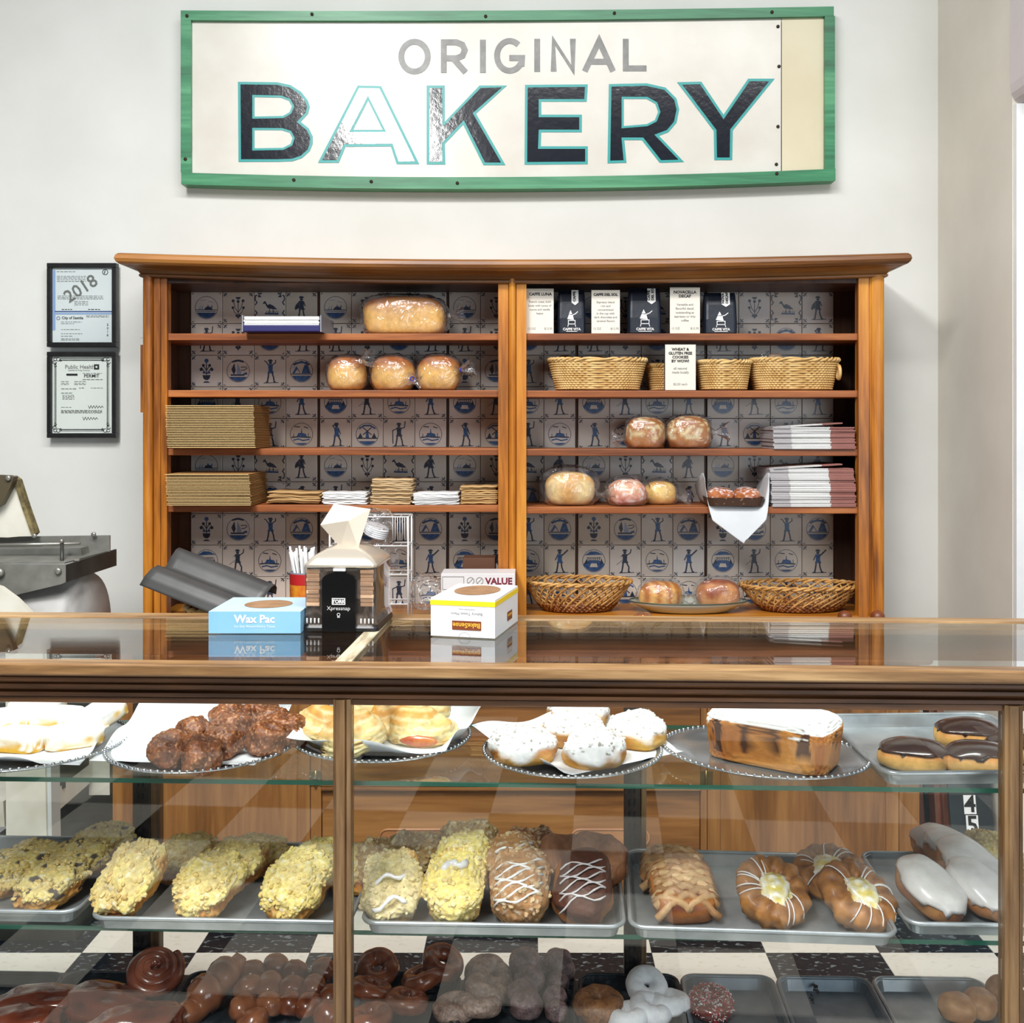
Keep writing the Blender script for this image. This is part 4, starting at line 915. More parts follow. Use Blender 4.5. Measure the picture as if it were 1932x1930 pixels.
# ---- pan with four rows of sweet rolls
def roll(seed, top, side, crumb=.05, sx=.054, sy=.066, sz=.042, m=V_CRUMB, spl=0.0):
    def shp(d, p):
        p.z -= spl * .020 * math.exp(-(d.x / .28) ** 2) * max(0, d.z); return p
    def cf(d, p, n1, n2):
        c = mixc(side, top, sstep(-.1, .35, d.z - .35 * d.y + .3 * n1 - .1)); return mixc(c, sr(236, 228, 206), max(0, n2 * 1.4 - .25) * (crumb > .04))
    b = blob(sx, sy, sz, cf, 5, .16, 1.8, seed, .5, .85, crumb, 9, shp)
    if crumb > .045: chunk(b, int(1500 * crumb), .0048, lambda q: mixc(mixc(top, sr(236, 222, 180), q * .7), sr(150, 110, 64), .3 * random.random()), sz * .7, seed)
    return b.mesh('sweet_roll', m)
RA = roll(1, sr(222, 204, 150), sr(208, 156, 84), .07, spl=1.0); RB = roll(2, sr(236, 214, 128), sr(216, 166, 82), .085); RBg = roll(7, sr(170, 138, 90), sr(140, 94, 50), .10, spl=1.0)
RC = roll(3, sr(170, 124, 80), sr(212, 152, 78), .05); RD = roll(4, sr(84, 48, 34), sr(176, 112, 56), .03, m=V_CRUST); RDb = roll(5, sr(168, 116, 82), sr(140, 82, 48), .04, m=V_CRUST, spl=1.2); RCb = roll(6, sr(130, 80, 48), sr(150, 92, 48), .07, spl=1.2)
def drizzle(t, n, sx, sy, zt, seed, m, wd=.0022):
    b = MB(); random.seed(seed)
    for i in range(n):
        y = -sy * .85 + 1.5 * sy * i / n; pts = []
        for j in range(9):
            x_ = -sx + 2 * sx * j / 8; yy = y + .006 * math.sin(j + seed + i * 2) + .25 * x_
            q = 1 - (x_ / .056) ** 2 - (yy / .070) ** 2
            pts.append((x_, yy, zt * (.5 + .5 * math.sqrt(max(.02, q))) + .0015))
        b.tube(pts, lambda s_: wd * (.7 + .5 * math.sin(s_ * 9 + i) ** 2), 6)
    b.build('icing_drizzle', m, t)
def roll_thing(me, u, v, dz, rz, tl, lb, cat='sweet roll', driz=None):
    t = thing('sweet_roll', lb, cat, at(u, v, zM, tl) + Vector((0, 0, dz * DZK)), rz, 'sweet rolls in four rows'); t.rotation_euler = (tl, 0, rz)
    put('dough', me, t, (0, 0, 0))
    if driz: drizzle(t, *driz)
    return t
roll_thing(RBg, 726, 1690, .0, .1, .25, 'browned crumb roll behind the first row'); roll_thing(RBg, 781, 1682, .01, -.2, .25, 'small browned roll peeking up between the first two rows')
roll_thing(RA, 741, 1744, .0, .05, .62, 'pale split roll with crumbs at the front of the first row', driz=(2, .03, .055, .06, 3, M_ICING, .004))
roll_thing(RB, 859, 1744, .0, 0, .62, 'yellow crumb roll with a smear of white icing, front of the second row', driz=(1, .022, -.02, .062, 5, M_ICING, .007))
roll_thing(RB, 876, 1700, .02, -.12, .40, 'yellow crumb roll behind the iced one in the second row'); roll_thing(RBg, 884, 1672, .05, .2, .25, 'split brown crumb roll piled highest of all')
roll_thing(RC, 982, 1744, .0, -.08, .62, 'caramel roll striped with white icing, front of the third row', driz=(7, .042, .05, .062, 7, M_ICING, .0022))
roll_thing(RC, 968, 1702, .01, .12, .40, 'caramel roll just behind the striped one, yellow at its side', driz=(3, .035, .04, .064, 9, M_ICING, .003)); roll_thing(RCb, 998, 1674, .02, -.15, .25, 'dark spiky crumb roll at the back of the third row')
roll_thing(RD, 1100, 1748, .0, -.06, .60, 'dark chocolate roll striped with thin icing, front of the fourth row', driz=(8, .040, .05, .066, 11, mat('greyish_icing', sr(196, 190, 190), .3), .0017))
roll_thing(RDb, 1070, 1690, .02, .1, .25, 'pinkish split roll behind the chocolate one'); roll_thing(RDb, 1128, 1692, .03, -.2, .25, 'small split roll at the back corner of the fourth row')
HALF = .052; LIFT = .45
# ---- braided danishes
def ringroll(seed, R=.042, r=.023, lumps=11, sy=1.12, col=(sr(96, 50, 22), sr(196, 136, 72))):
    b = MB(); n, k = 72, 20; cols = []
    vs = []
    for i in range(n):
        a = 2 * PI * i / n
        for j in range(k):
            t_ = 2 * PI * j / k; tw = .5 + .5 * abs(math.sin(a * lumps / 2 + t_ * .5 + seed)); q = r * (.70 + .36 * tw) * (1 + .16 * ns((math.cos(a) * 3, math.sin(a) * 3, t_), 2.2, seed + 4) + .26 * ns((math.cos(a), math.sin(a), math.sin(t_)), 4, seed))
            rad = R * (1 + .1 * ns((math.cos(a), math.sin(a), 0), 2, seed)) + q * math.cos(t_)
            vs.append((rad * math.cos(a), rad * math.sin(a) * sy, max(.0, r * .75 + q * math.sin(t_))))
            cols.append(mixc(col[0], col[1], -.05 + 1.0 * tw * (1 - .45 * max(0, math.sin(t_))) + .3 * ns((math.cos(a) * 3, math.sin(a) * 3, t_), 2, seed)))
    b.add(vs, [(i * k + j, ((i + 1) % n) * k + j, ((i + 1) % n) * k + (j + 1) % k, i * k + (j + 1) % k) for i in range(n) for j in range(k)], 0, True)
    b.col = cols; return b
DAN = [ringroll(s_).mesh('braided_dough', V_CRUST) for s_ in (1, 5)]
FILL = blob(.032, .040, .026, lambda d, p, n1, n2: mixc(sr(226, 206, 108), sr(244, 240, 226), .5 + 1.6 * n1), 4, .1, 3, 2, .3, 1, .16, 6).mesh('custard_filling', vmat('custard', .3, .4, .2, 60))
for i, (u, v, dz, rz, tl, lb) in enumerate([(1455, 1742, .004, .1, .45, 'round braided danish with custard centre, alone in the middle of its pan'), (1562, 1700, .02, -.3, .2, 'braided danish at the back, resting on the other'), (1612, 1752, .004, .4, .45, 'braided danish with white icing at the pan corner')]):
    t = thing('braided_danish', lb, 'danish', at(u, v, zM, tl) + Vector((0, 0, dz * DZK)), rz, 'braided custard danishes'); t.rotation_euler = (tl, 0, rz)
    put('braided_dough', DAN[i % 2], t, (0, 0, 0)); put('custard_filling', FILL, t, (0, -.010, .016))
    b = MB(); random.seed(i)
    for q in range(9):
        a = random.uniform(0, 6.28); pts = [((.040 + .025 * math.cos(w_)) * math.cos(a + .12 * w_), (.040 + .025 * math.cos(w_)) * math.sin(a + .12 * w_) * 1.12, .017 + .0255 * math.sin(w_)) for w_ in [.1 + 2.7 * j / 8 for j in range(9)]]
        b.tube(pts, .0013, 5)
    b.build('icing_drizzle', M_ICING, t)
def lattice(seed):
    b = MB(); cols = []
    q = blob(.058, .064, .028, lambda d, p, n1, n2: mixc(sr(110, 52, 24), sr(186, 118, 60), .5 + n1), 4, .05, 2, seed, .55, .6)
    b.add(q.v, q.f, 0, True); cols += q.col
    for i in range(7):
        for sg in (-1, 1):
            pts = []
            for j in range(10):
                s_ = j / 9; x_ = -.056 + .112 * s_; y_ = sg * (-.05 + .1 * s_) * .5 + (-.054 + .018 * i)
                if abs(y_) > .062: continue
                h = .044 * (1 - (abs(x_) / .066) ** 4) * (1 - (abs(y_) / .072) ** 4) + .003 * math.sin(j * PI + i) * sg; pts.append((x_, y_, h))
            if len(pts) > 2:
                k0 = len(b.v); b.tube(pts, .0075, 7); cols += [mixc(sr(150, 92, 46), sr(222, 184, 134), random.random() * .8 + .2)] * (len(b.v) - k0)
    b.col = cols; return b.mesh('fruit_lattice', V_CRUST)
for i, (u, v, dz, lb) in enumerate([(1286, 1735, .004, 'lattice-topped fruit pastry at the front of the danish pan'), (1268, 1690, .012, 'lattice-topped fruit pastry tucked behind the front one')]):
    addfood('lattice_pastry', lattice(3 + i), lb, 'pastry', at(u, v, zM, .34 - .24 * i) + Vector((0, 0, dz * DZK)), .05 - .2 * i, 'fruit lattice pastries', (.34 - .24 * i, 0))
HALF = .062; DZK = .6
# ---- white iced long buns
LB = [blob(.050, .068, .034, lambda d, p, n1, n2: mixc(sr(196, 140, 84), sr(150, 88, 48), .5 + n1), 4, .10, 1.7, s_, .5, .85).mesh('bun', V_CRUST) for s_ in (2, 5)]
LC = [cap(.050, .068, .034, .12, s_, 'white_icing', M_ICING, e=.85, amp=.10, fr=1.7, off=.003, edge=.3) for s_ in (2, 5)]
for i, (u, v, dz, rz, tl, lb) in enumerate([(1748, 1742, .0, .5, .38, 'white-iced long bun lying apart at the pan corner'), (1846, 1740, .0, .45, .3, 'white-iced long bun at the front of the pile'), (1826, 1704, .020, .5, .30, 'white-iced long bun second in the pile'), (1804, 1680, .03, .55, .15, 'white-iced bun with red filling at its end, high in the pile'), (1780, 1660, .03, .6, .05, 'white-iced bun topmost at the back of the pile')]):
    t = thing('iced_long_bun', lb, 'bun', at(u, v, zM, tl) + Vector((0, 0, dz * DZK)), rz, 'white-iced long buns'); t.rotation_euler = (tl, 0, rz); put('bun', LB[i % 2], t, (0, 0, 0)); put('white_icing', LC[i % 2], t, (0, 0, 0))
HALF = .05; LIFT = 0.0
AL = crumbs(9, .2, sx=.054, sy=.06, sz=.05).mesh('crumb_bun', V_CRUMB)
addfood('crumb_bun', AL, 'round almond-flaked bun behind the white-iced buns by the corner post', 'bun', at(1868, 1672, zM) + Vector((0, 0, .004)), .3)
HALF = .040; LIFT = 0.2
# ---- bottom deck
zB = ZD + .003
def c_gl(c1_, c2_): return lambda d, p, n1, n2: mixc(c1_, c2_, .5 + .9 * n1)
G_CH = c_gl(sr(72, 30, 18), sr(112, 52, 30)); G_MA = c_gl(sr(126, 70, 42), sr(166, 104, 68)); G_CA = c_gl(sr(104, 46, 20), sr(142, 74, 36))
CLAW = blob(.085, .050, .034, G_CH, 4, .22, 2.2, 3, .5, .9).mesh('glazed_claw', V_GLAZE)
for i, (u, v, rz, lb) in enumerate([(72, 1945, .1, 'chocolate-glazed claw at the front of the floured pan'), (190, 1942, -.3, 'chocolate-glazed claw beside the cinnamon swirl'), (255, 1985, .3, 'chocolate-glazed claw partly under the picture edge'), (20, 1990, .4, 'chocolate-glazed claw lowest at the picture corner')]):
    addfood('glazed_claw', CLAW, lb, 'pastry', at(u, v, zB), rz, 'chocolate-glazed claws')
def swirl():
    b = MB(); cols = []; n = 110; pts = []
    for i in range(n):
        t_ = i / (n - 1); a = t_ * 2 * PI * 3.1; r_ = .007 + .042 * t_; pts.append((r_ * math.cos(a), r_ * math.sin(a), .034 - .016 * t_ * t_))
    b.tube(pts, lambda s_: .0085 + .004 * s_, 10); b.lathe([(0, .03), (.03, .03), (.048, .02), (.052, .008), (.046, 0), (0, 0)], 30)
    b.col = [mixc(sr(110, 52, 34), sr(150, 84, 60), .5 + ns(v, 40, 2)) for v in b.v]; return b.mesh('cinnamon_swirl', V_GLAZE)
addfood('cinnamon_swirl', swirl(), 'glazed cinnamon swirl bun with a spiral top in the bottom tier', 'bun', at(290, 1892, zB) + Vector((0, 0, .022)), .4, None, (.5, 0))
b = MB(); pts = [(.0, -.085 + .17 * i / 20, .026 + .004 * math.sin(i)) for i in range(21)]
b.tube(pts, lambda s_: .034 * math.sin(PI * (.06 + .88 * s_)) ** .6 * (1 + .12 * math.sin(s_ * 19)), 18); b.col = [mixc(sr(122, 68, 44), sr(170, 108, 72), .5 + ns(v, 25, 4)) for v in b.v]
addfood('glazed_twist', b.mesh('glazed_twist', V_GLAZE), 'long maple-glazed twist lying beside the cinnamon swirl', 'pastry', at(404, 1915, zB), -.5, None, (.3, 0))
b = blob(.03, .026, .024, G_MA, 3, .12, 1.8, 5, .5, .9); LM = b.mesh('dough_lump', V_GLAZE); b = blob(.027, .025, .024, G_CA, 3, .12, 1.8, 8, .5, .9); LD = b.mesh('dough_lump', V_GLAZE)
def pullapart(lb, me, px):
    c_ = at(px[0][0], px[0][1], zB); t = thing('pull_apart_bread', lb, 'bread', c_, 0, 'glazed pull-apart breads')
    for i, (u, v, dz) in enumerate(px): put('dough_lump', me, t, at(u, v, zB) + Vector((0, 0, dz)) - c_, (.3, .1, i * 1.7))
pullapart('pale maple-glazed pull-apart bread of round lumps', LM, [(478, 1885, .012), (517, 1874, .016), (470, 1915, .010), (512, 1912, .014), (460, 1950, .008), (505, 1948, .01), (480, 1972, .0)])
pullapart('dark caramel-glazed pull-apart bread of round lumps', LD, [(556, 1885, .014), (606, 1885, .016), (552, 1918, .012), (595, 1916, .014), (625, 1930, .01), (545, 1946, .008), (585, 1950, .01), (620, 1960, .006)])
def donut(colf, R=.026, r=.0175, seed=1, sub=1, fine=0.0, nm='doughnut', m=None):
    b = MB(); n, k = 48, 18; vs = []; cols = []
    for i in range(n):
        a = 2 * PI * i / n
        for j in range(k):
            t_ = 2 * PI * j / k; d = Vector((math.cos(a), math.sin(a), math.sin(t_) * .8)); n1 = ns(d, 2.2, seed); n2 = ns((math.cos(a) * 2, math.sin(a) * 2, t_), 5, seed)
            q = r * (1 + .08 * n1 + fine * n2); vs.append(((R + q * math.cos(t_)) * math.cos(a), (R + q * math.cos(t_)) * math.sin(a), max(0, r * .8 + q * math.sin(t_)))); cols.append(colf(d, vs[-1], n1, n2))
    b.add(vs, [(i * k + j, ((i + 1) % n) * k + j, ((i + 1) % n) * k + (j + 1) % k, i * k + (j + 1) % k) for i in range(n) for j in range(k)], 0, True); b.col = cols
    return b.mesh(nm, m or V_GLAZE)
DG = [donut(c_gl(sr(104, 48, 26), sr(146, 80, 46)), seed=s_) for s_ in (1, 3)]
for i, (u, v, dz, tl, lb) in enumerate([(712, 1856, .016, .5, 'glazed ring doughnut at the back beside the middle post'), (832, 1843, .026, .45, 'glazed ring doughnut standing highest against the checkered floor'), (697, 1915, .006, .35, 'glazed ring doughnut in front near the middle post'), (765, 1932, .0, .2, 'glazed ring doughnut low between the others'), (800, 1895, .010, .3, 'pale glazed doughnut beside the sugared ones'), (700, 1965, 0, .1, 'glazed ring doughnut at the bottom picture edge')]):
    addfood('glazed_doughnut', DG[i % 2], lb, 'doughnut', at(u, v, zB) + Vector((0, 0, dz)), i, 'chocolate-glazed ring doughnuts', (tl, .1 * (-1) ** i))
c_sug = c_gl(sr(124, 96, 84), sr(182, 156, 140)); DS = [donut(c_sug, R=.026, r=.018, seed=s_, fine=.03, m=V_SUGAR) for s_ in (2, 5)]
for i, (u, v, dz, tl) in enumerate([(917, 1862, .004, .3), (925, 1890, .010, .35), (914, 1918, .010, .35), (902, 1948, .006, .3), (860, 1945, 0, .1)]):
    addfood('sugared_doughnut', DS[i % 2], 'grey-brown sugared ring doughnut, %s' % ('hindmost of the leaning row', 'second from the back of the leaning row', 'in the middle of the leaning row', 'lowest of the leaning row', 'lying apart next to the glazed ones')[i], 'doughnut', at(u, v, zB) + Vector((0, 0, dz)), i, 'sugared ring doughnuts', (tl, 0))
c_sg2 = c_gl(sr(84, 58, 58), sr(140, 114, 112)); SB = [blob(.032, .030, .027, c_sg2, 4, .10, 1.8, s_, .6, 1, .03, 14).mesh('sugared_ball', V_SUGAR) for s_ in (1, 4)]
for i, (u, v, dz) in enumerate([(989, 1848, .022), (996, 1872, .010), (999, 1900, .008), (992, 1945, .004), (985, 1918, 0)]):
    addfood('sugared_bun', SB[i % 2], 'round mauve-brown sugared bun, %s' % ('highest, at the back of the heap', 'second from the back of the heap', 'in the middle of the heap', 'lowest at the picture edge', 'next to the leaning ring doughnuts')[i], 'bun', at(u, v, zB) + Vector((0, 0, dz)), i, 'round sugared buns')
for i, (u, v, dz, sc) in enumerate([(1052, 1845, .022, .95), (1058, 1878, .008, .95), (1052, 1898, .006, .75), (1047, 1925, .004, .75), (1050, 1948, 0, .75)]):
    o = addfood('doughnut_hole', SB[(i + 1) % 2], 'sugared doughnut hole, %s' % ('hindmost and largest of the line', 'second from the back of the line', 'third from the back of the line', 'fourth from the back of the line', 'last of the line at the picture edge')[i], 'doughnut hole', at(u, v, zB) + Vector((0, 0, dz)), i * 2, 'sugared doughnut holes'); o.scale = (sc,) * 3
addfood('cinnamon_doughnut', donut(c_gl(sr(112, 68, 34), sr(158, 104, 58)), R=.028, r=.022, seed=6, fine=.05, m=V_SUGAR), 'thick brown cinnamon-crusted doughnut beside powdered ones', 'doughnut', at(1130, 1942, zB), 0)
DP = donut(c_gl(sr(238, 240, 244), sr(250, 250, 252)), R=.024, r=.018, seed=8, fine=.03, m=V_POWDER)
for i, (u, v, dz, tl, lb) in enumerate([(1218, 1912, .016, .45, 'powdered white ring doughnut with its dark hole showing'), (1224, 1950, .004, .2, 'powdered white doughnut in front, cut by the picture edge'), (1262, 1935, .0, .1, 'powdered white doughnut at the edge of its pan'), (1188, 1962, .0, .1, 'powdered white doughnut next to the brown one')]):
    addfood('powdered_doughnut', DP, lb, 'doughnut', at(u, v, zB) + Vector((0, 0, dz)), i, 'powdered white doughnuts', (tl, .15))
t = thing('sprinkle_doughnut', 'doughnut covered in red and white sprinkles, alone in its pan', 'doughnut', at(1341, 1932, zB)); put('dough', donut(c_gl(sr(96, 50, 36), sr(150, 70, 60)), R=.026, r=.017, seed=4), t, (0, 0, 0), (.2, 0, 0))
b = MB(); random.seed(5)
for i in range(420):
    a = random.uniform(0, 6.283); w_ = random.uniform(-.3, 3.4); r_ = .0182; p = Vector(((.026 + r_ * math.cos(w_)) * math.cos(a), (.026 + r_ * math.cos(w_)) * math.sin(a), .0138 + r_ * math.sin(w_)))
    d = Vector((random.uniform(-1, 1), random.uniform(-1, 1), random.uniform(-.5, .5))).normalized() * .0024
    b.tube([p - d, p + d], .0009, 4, random.choice((0, 0, 1, 2)))
o = b.build('sprinkles', [M_WHITE, mat('red_sprinkle', sr(196, 40, 48), .4), mat('pink_sprinkle', sr(226, 130, 140), .4)], t, (0, 0, 0), (.2, 0, 0)); o['kind'] = 'stuff'
PB = blob(.036, .032, .027, c_gl(sr(158, 102, 56), sr(200, 148, 94)), 4, .08, 1.7, 3, .55, .95).mesh('plain_bun', V_CRUST)
for u, v, lb in ((1848, 1938, 'plain brown bun in front at the lower pan corner'), (1806, 1945, 'smaller-looking plain brown bun beside the front one'), (1892, 1912, 'plain brown bun half hidden by the corner post')):
    addfood('plain_bun', PB, lb, 'bun', at(u, v, zB), u, 'plain brown buns')
b = MB(); random.seed(3)
for i in range(9):
    p = at(1520 + random.uniform(0, 26), 1882 + 5 * i, zB); s_ = random.uniform(.002, .005)
    b.add([p + d * s_ * random.uniform(.7, 1.2) + Vector((0, 0, s_)) for d in ico(1)[0]], ico(1)[1])
tag(b.build('crumbs', mat('dark_crumb', sr(44, 34, 32), .8)), 'dark crumbs scattered in the empty bluish pan', 'crumbs', None, 'stuff')
# ================================================================ THINGS ON THE HUTCH SHELVES
M_BAG = clear('clear_plastic_bag', (.98, .98, .98), 1.42, .06, .05, (.95, .96, .98), 1.0, 22, boost=1.9)
M_FILM = clear('clear_film', (.97, .97, .97), 1.4, .08, .07, (.95, .96, .98), .7, 40)
def c_loafb(d, p, n1, n2):
    c = mixc(sr(230, 178, 96), sr(160, 88, 30), sstep(-.1, .5, d.z + .35 * n1)); return mixc(c, sr(240, 206, 138), .3 * max(0, -d.y) * max(0, n1 + .3))
def c_seed(d, p, n1, n2): return mixc(mixc(sr(176, 116, 60), sr(150, 90, 44), d.z), sr(222, 204, 156), .85 if n2 > .12 and d.z > -.2 else 0)
def c_pink(d, p, n1, n2): return mixc(mixc(sr(226, 170, 132), sr(196, 104, 84), .5 + 1.4 * n1), sr(240, 232, 228), max(0, 2 * n2 - .2))
def bagged(name, label, u, vb, d, sx, sy, sz, colf, seed, neck=None, group=None, z=None, e=.8, puff=1.07, cat='bread', amp=.06, tie=None, rz=0):
    zz = Z(vb, d) if z is None else z
    t = thing(name, label, cat, (X(u, d), d, zz + .0015), rz, group)
    blob(sx, sy, sz, colf, 4, amp, 1.6, seed, .78, e, .015, 12).build('loaf', V_CRUST, t, (0, 0, .001))
    def shp(dd, p):
        k = 1 + .05 * ns(dd, 4, seed + 5) + .07 * (.35 - abs(ns(dd, 5, seed + 2))) + .03 * (.3 - abs(ns(dd, 11, seed + 8))); return Vector((p.x * k, p.y * k, p.z * k))
    b = blob(sx * puff, sy * puff, sz * puff, lambda *a: (1, 1, 1), 4, amp, 1.6, seed, .76, e, 0, 9, shp); b.col = []
    bg = b.build('bag', M_BAG, t, (0, 0, 0))
    if neck:
        nx, ny, nz, ln, az, el = neck          # gathered neck of the bag
        dr = Vector((math.cos(az) * math.cos(el), math.sin(az) * math.cos(el), math.sin(el))); up = Vector((0, 0, 1)); sd = dr.cross(up).normalized(); up = sd.cross(dr)
        def fn(s_, t_):
            a = 2 * PI * t_; r_ = (.020 * (1 - s_ / .3) + .005 * s_ / .3) if s_ < .3 else .005 + .026 * ((s_ - .3) / .7) ** .8
            r_ *= 1 + .35 * math.sin(a * 5 + seed) * s_ + .15 * math.sin(a * 11 + 3 * s_)
            return Vector((nx, ny, nz)) + dr * (ln * s_) + sd * (r_ * math.cos(a)) + up * (r_ * .8 * math.sin(a))
        m_ = MB().grid(fn, 14, 30); m_.build('bag_neck', M_BAG, t)
        if tie: MB().tube([Vector((nx, ny, nz)) + dr * ln * .3 + sd * .0065 * math.cos(q) + up * .0065 * math.sin(q) for q in [i * PI / 5 for i in range(10)]], .002, 6, closed=True).build('twist_tie', mat('tie_' + tie, {'blue': sr(60, 60, 190), 'white': sr(230, 230, 230)}[tie], .5), t)
    return t
S_ = SHZ
bagged('bagged_loaf', 'large long bagged white loaf on the top shelf', 764, 0, 3.235, .128, .066, .068, c_loafb, 2, (.125, 0, .06, .06, -.2, .15), z=S_['L1'], e=.62, amp=.05, tie='white')
bagged('bagged_loaf', 'round bagged loaf with its bag neck tied at the front, nearest the flat boxes', 655, 0, 3.23, .062, .058, .060, c_loafb, 3, (.035, -.05, .085, .06, -.4, .2), 'three bagged round loaves', S_['L2'], tie='white')
bagged('bagged_loaf', 'round bagged loaf in the middle of three', 742, 0, 3.23, .068, .058, .061, c_loafb, 5, (.06, -.04, .035, .03, -.9, .0), 'three bagged round loaves', S_['L2'], tie='blue')
bagged('bagged_loaf', 'round bagged loaf nearest the centre post, bag end sticking out sideways', 828, 0, 3.23, .068, .058, .062, c_loafb, 7, (.055, -.035, .06, .055, -.25, .2), 'three bagged round loaves', S_['L2'], tie='blue')
bagged('bagged_seed_loaf', 'seeded bagged loaf nearest the centre post on the third shelf', 1217, 0, 3.23, .062, .055, .054, c_seed, 4, (-.06, -.01, .03, .04, 2.9, -.1), 'seeded bagged loaves', S_['R3'], e=.72)
bagged('bagged_seed_loaf', 'seeded bagged loaf beside the white box stack on the third shelf', 1299, 0, 3.23, .068, .055, .056, c_seed, 6, (.065, -.02, .05, .06, -.1, .0), 'seeded bagged loaves', S_['R3'], e=.72)
bagged('bagged_round_bread', 'big pale round bread in a loose clear bag by the centre post', 1076, 0, 3.22, .078, .060, .058, lambda d, p, n1, n2: mixc(sr(236, 208, 150), sr(214, 160, 88), sstep(-.2, .7, n1 + .3 * d.z)), 2, (.08, -.02, .03, .06, -.1, .1), z=S_['R4'], puff=1.2, cat='bread')
bagged('bagged_pink_roll', 'pink swirled bread in a crumpled clear bag', 1183, 0, 3.20, .060, .052, .044, c_pink, 3, None, z=S_['R4'], puff=1.2, amp=.12)
bagged('bagged_yellow_roll', 'small yellow roll in a clear bag next to the pink one', 1244, 0, 3.25, .052, .05, .040, lambda d, p, n1, n2: mixc(sr(236, 200, 116), sr(206, 150, 74), .5 + n1), 6, (.05, 0, .02, .05, -.1, -.1), z=S_['R4'], puff=1.18)

# ---- blue document tray with paper
d0 = 3.09; x0, x1 = X(458, d0), X(603, d0); z0 = S_['L1'] + .001
t = thing('document_tray', 'blue tray full of white paper overhanging the top shelf', 'paper tray', ((x0 + x1) / 2, d0 + .1, z0), world=True)
b = MB(); b.rbox(x0, x1, d0, d0 + .2, z0, z0 + .020, .003); b.build('tray_base', mat('navy_blue_box', sr(34, 32, 96), .45), t)
for xs in (x0 - .004, x1 + .0005): MB().box(xs, xs + .0035, d0 + .005, d0 + .195, z0, z0 + .050).build('tray_side', mat('clear_grey_plastic', sr(150, 152, 160), .2), t)
for i in range(5):
    b = MB(); o_ = .002 * math.sin(i * 2.3); b.box(x0 + .003 + o_, x1 - .003 + o_, d0 + .004 - o_, d0 + .19, z0 + .0205 + i * .0052, z0 + .0205 + (i + .94) * .0052); b.build('paper_ream', M_WHITE, t)

ORD = 'lowest second third fourth fifth sixth seventh eighth ninth tenth eleventh twelfth thirteenth'.split()
def ordn(i, n):
    # place in a stack, counted from the nearer end
    if i == n - 1: return 'topmost'
    if i == 0: return 'lowest'
    return ORD[i] + ' from the bottom' if i < n / 2 else ORD[n - 1 - i] + ' from the top'
# ---- flat boxes in stacks
M_KRAFT = mat('kraft_board', sr(186, 142, 84), .75, c2=sr(172, 128, 72), scale=12, stretch=(1, 1, 8))
M_KEDGE = mat('kraft_cut_edge', sr(232, 198, 138), .75); M_KSIDE = mat('kraft_shadow_side', sr(142, 98, 60), .8)
def flatbox(w_, d_, h_):
    # folded-flat carton: two boards hinged along the edge, slightly sprung open
    b = MB(); b.box(-w_ / 2, w_ / 2, 0, d_, h_ * .62, h_ * .98); b.box(-w_ / 2 + .004, w_ / 2 - .006, .03, d_, 0, h_ * .6, 0)
    b.m[2] = 1
    return b
def boxstack(n, u0, u1, dF, zb, zt, dep, lab, grp):
    w_ = X(u1, dF) - X(u0, dF); h_ = (zt - zb) / n; me = flatbox(w_, dep, h_).mesh('flat_cake_box', [M_KRAFT, M_KEDGE]); random.seed(n)
    for i in range(n):
        o = put('flat_cake_box', me, None, ((X(u0, dF) + X(u1, dF)) / 2 + random.uniform(-.002, .002) + .006 * (1 - i / n), dF + random.uniform(-.002, .003), zb + .0006 + i * h_), random.uniform(-.008, .008))
        tag(o, lab % ordn(i, n), 'cake box', grp)
boxstack(25, 312, 478, 3.09, S_['L3'], Z(765, 3.09), .20, 'flat kraft cake box, %s, in the upper brown stack', 'upper stack of flat kraft boxes')
boxstack(21, 312, 470, 3.09, S_['L4'], Z(895, 3.09), .21, 'flat kraft cake box, %s, in the lower brown stack', 'lower stack of flat kraft boxes')
b = MB(); b.lathe([(0, 0), (.012, 0), (.012, .0006), (0, .0006)], 16, sy=.35)
M_PINK = mat('pink_brown_board', sr(176, 122, 112), .7, c2=sr(160, 104, 96), scale=10)
M_GREYB = mat('greyish_white_board', sr(196, 192, 194), .7)
def wbox(w_, d_, h_, seed):
    b = MB(); x0 = -w_ / 2; xs = [x0, x0 + w_ * .22, x0 + w_ * .70, x0 + w_]
    for k, m_ in ((0, 1), (1, 0), (2, 2)):
        b.box(xs[k] + (.0005 if k else 0), xs[k + 1], 0, d_, 0, h_ * .42, m_); b.hexa([(xs[k], 0, h_ * .62), (xs[k + 1], 0, h_ * .62), (xs[k + 1], d_, h_ * .46), (xs[k], d_, h_ * .46), (xs[k], 0, h_ * .95), (xs[k + 1], 0, h_ * .95), (xs[k + 1], d_, h_ * .8), (xs[k], d_, h_ * .8)], m_)
    return b.mesh('flat_pastry_box', [M_WHITE, M_GREYB, M_PINK])
def wstack(n, u0, u1, dF, zb, zt, lab, grp, sd):
    w_ = X(u1, dF) - X(u0, dF); h_ = (zt - zb) / n; me = wbox(w_, .19, h_, sd); random.seed(sd)
    for i in range(n):
        o = put('flat_pastry_box', me, None, ((X(u0, dF) + X(u1, dF)) / 2 + random.uniform(-.004, .001) - .006 * (i / n), dF + random.uniform(-.003, .003), zb + .0006 + i * h_), random.uniform(-.02, .01)); tag(o, lab % ordn(i, n), 'pastry box', grp)
    o = put('flat_pastry_box', wbox(w_ * .82, .19, .004, sd), None, ((X(u0, dF) + X(u1, dF)) / 2 - .02, dF, zt + .0045), (0, -.06, 0)); tag(o, lab.replace('%s, in the', 'lying tilted on top of the'), 'pastry box', grp)
wstack(15, 1462, 1616, 3.135, S_['R3'], Z(806, 3.135), 'flat white and pink pastry box, %s, in the third-shelf stack', 'upper stack of white boxes', 3)
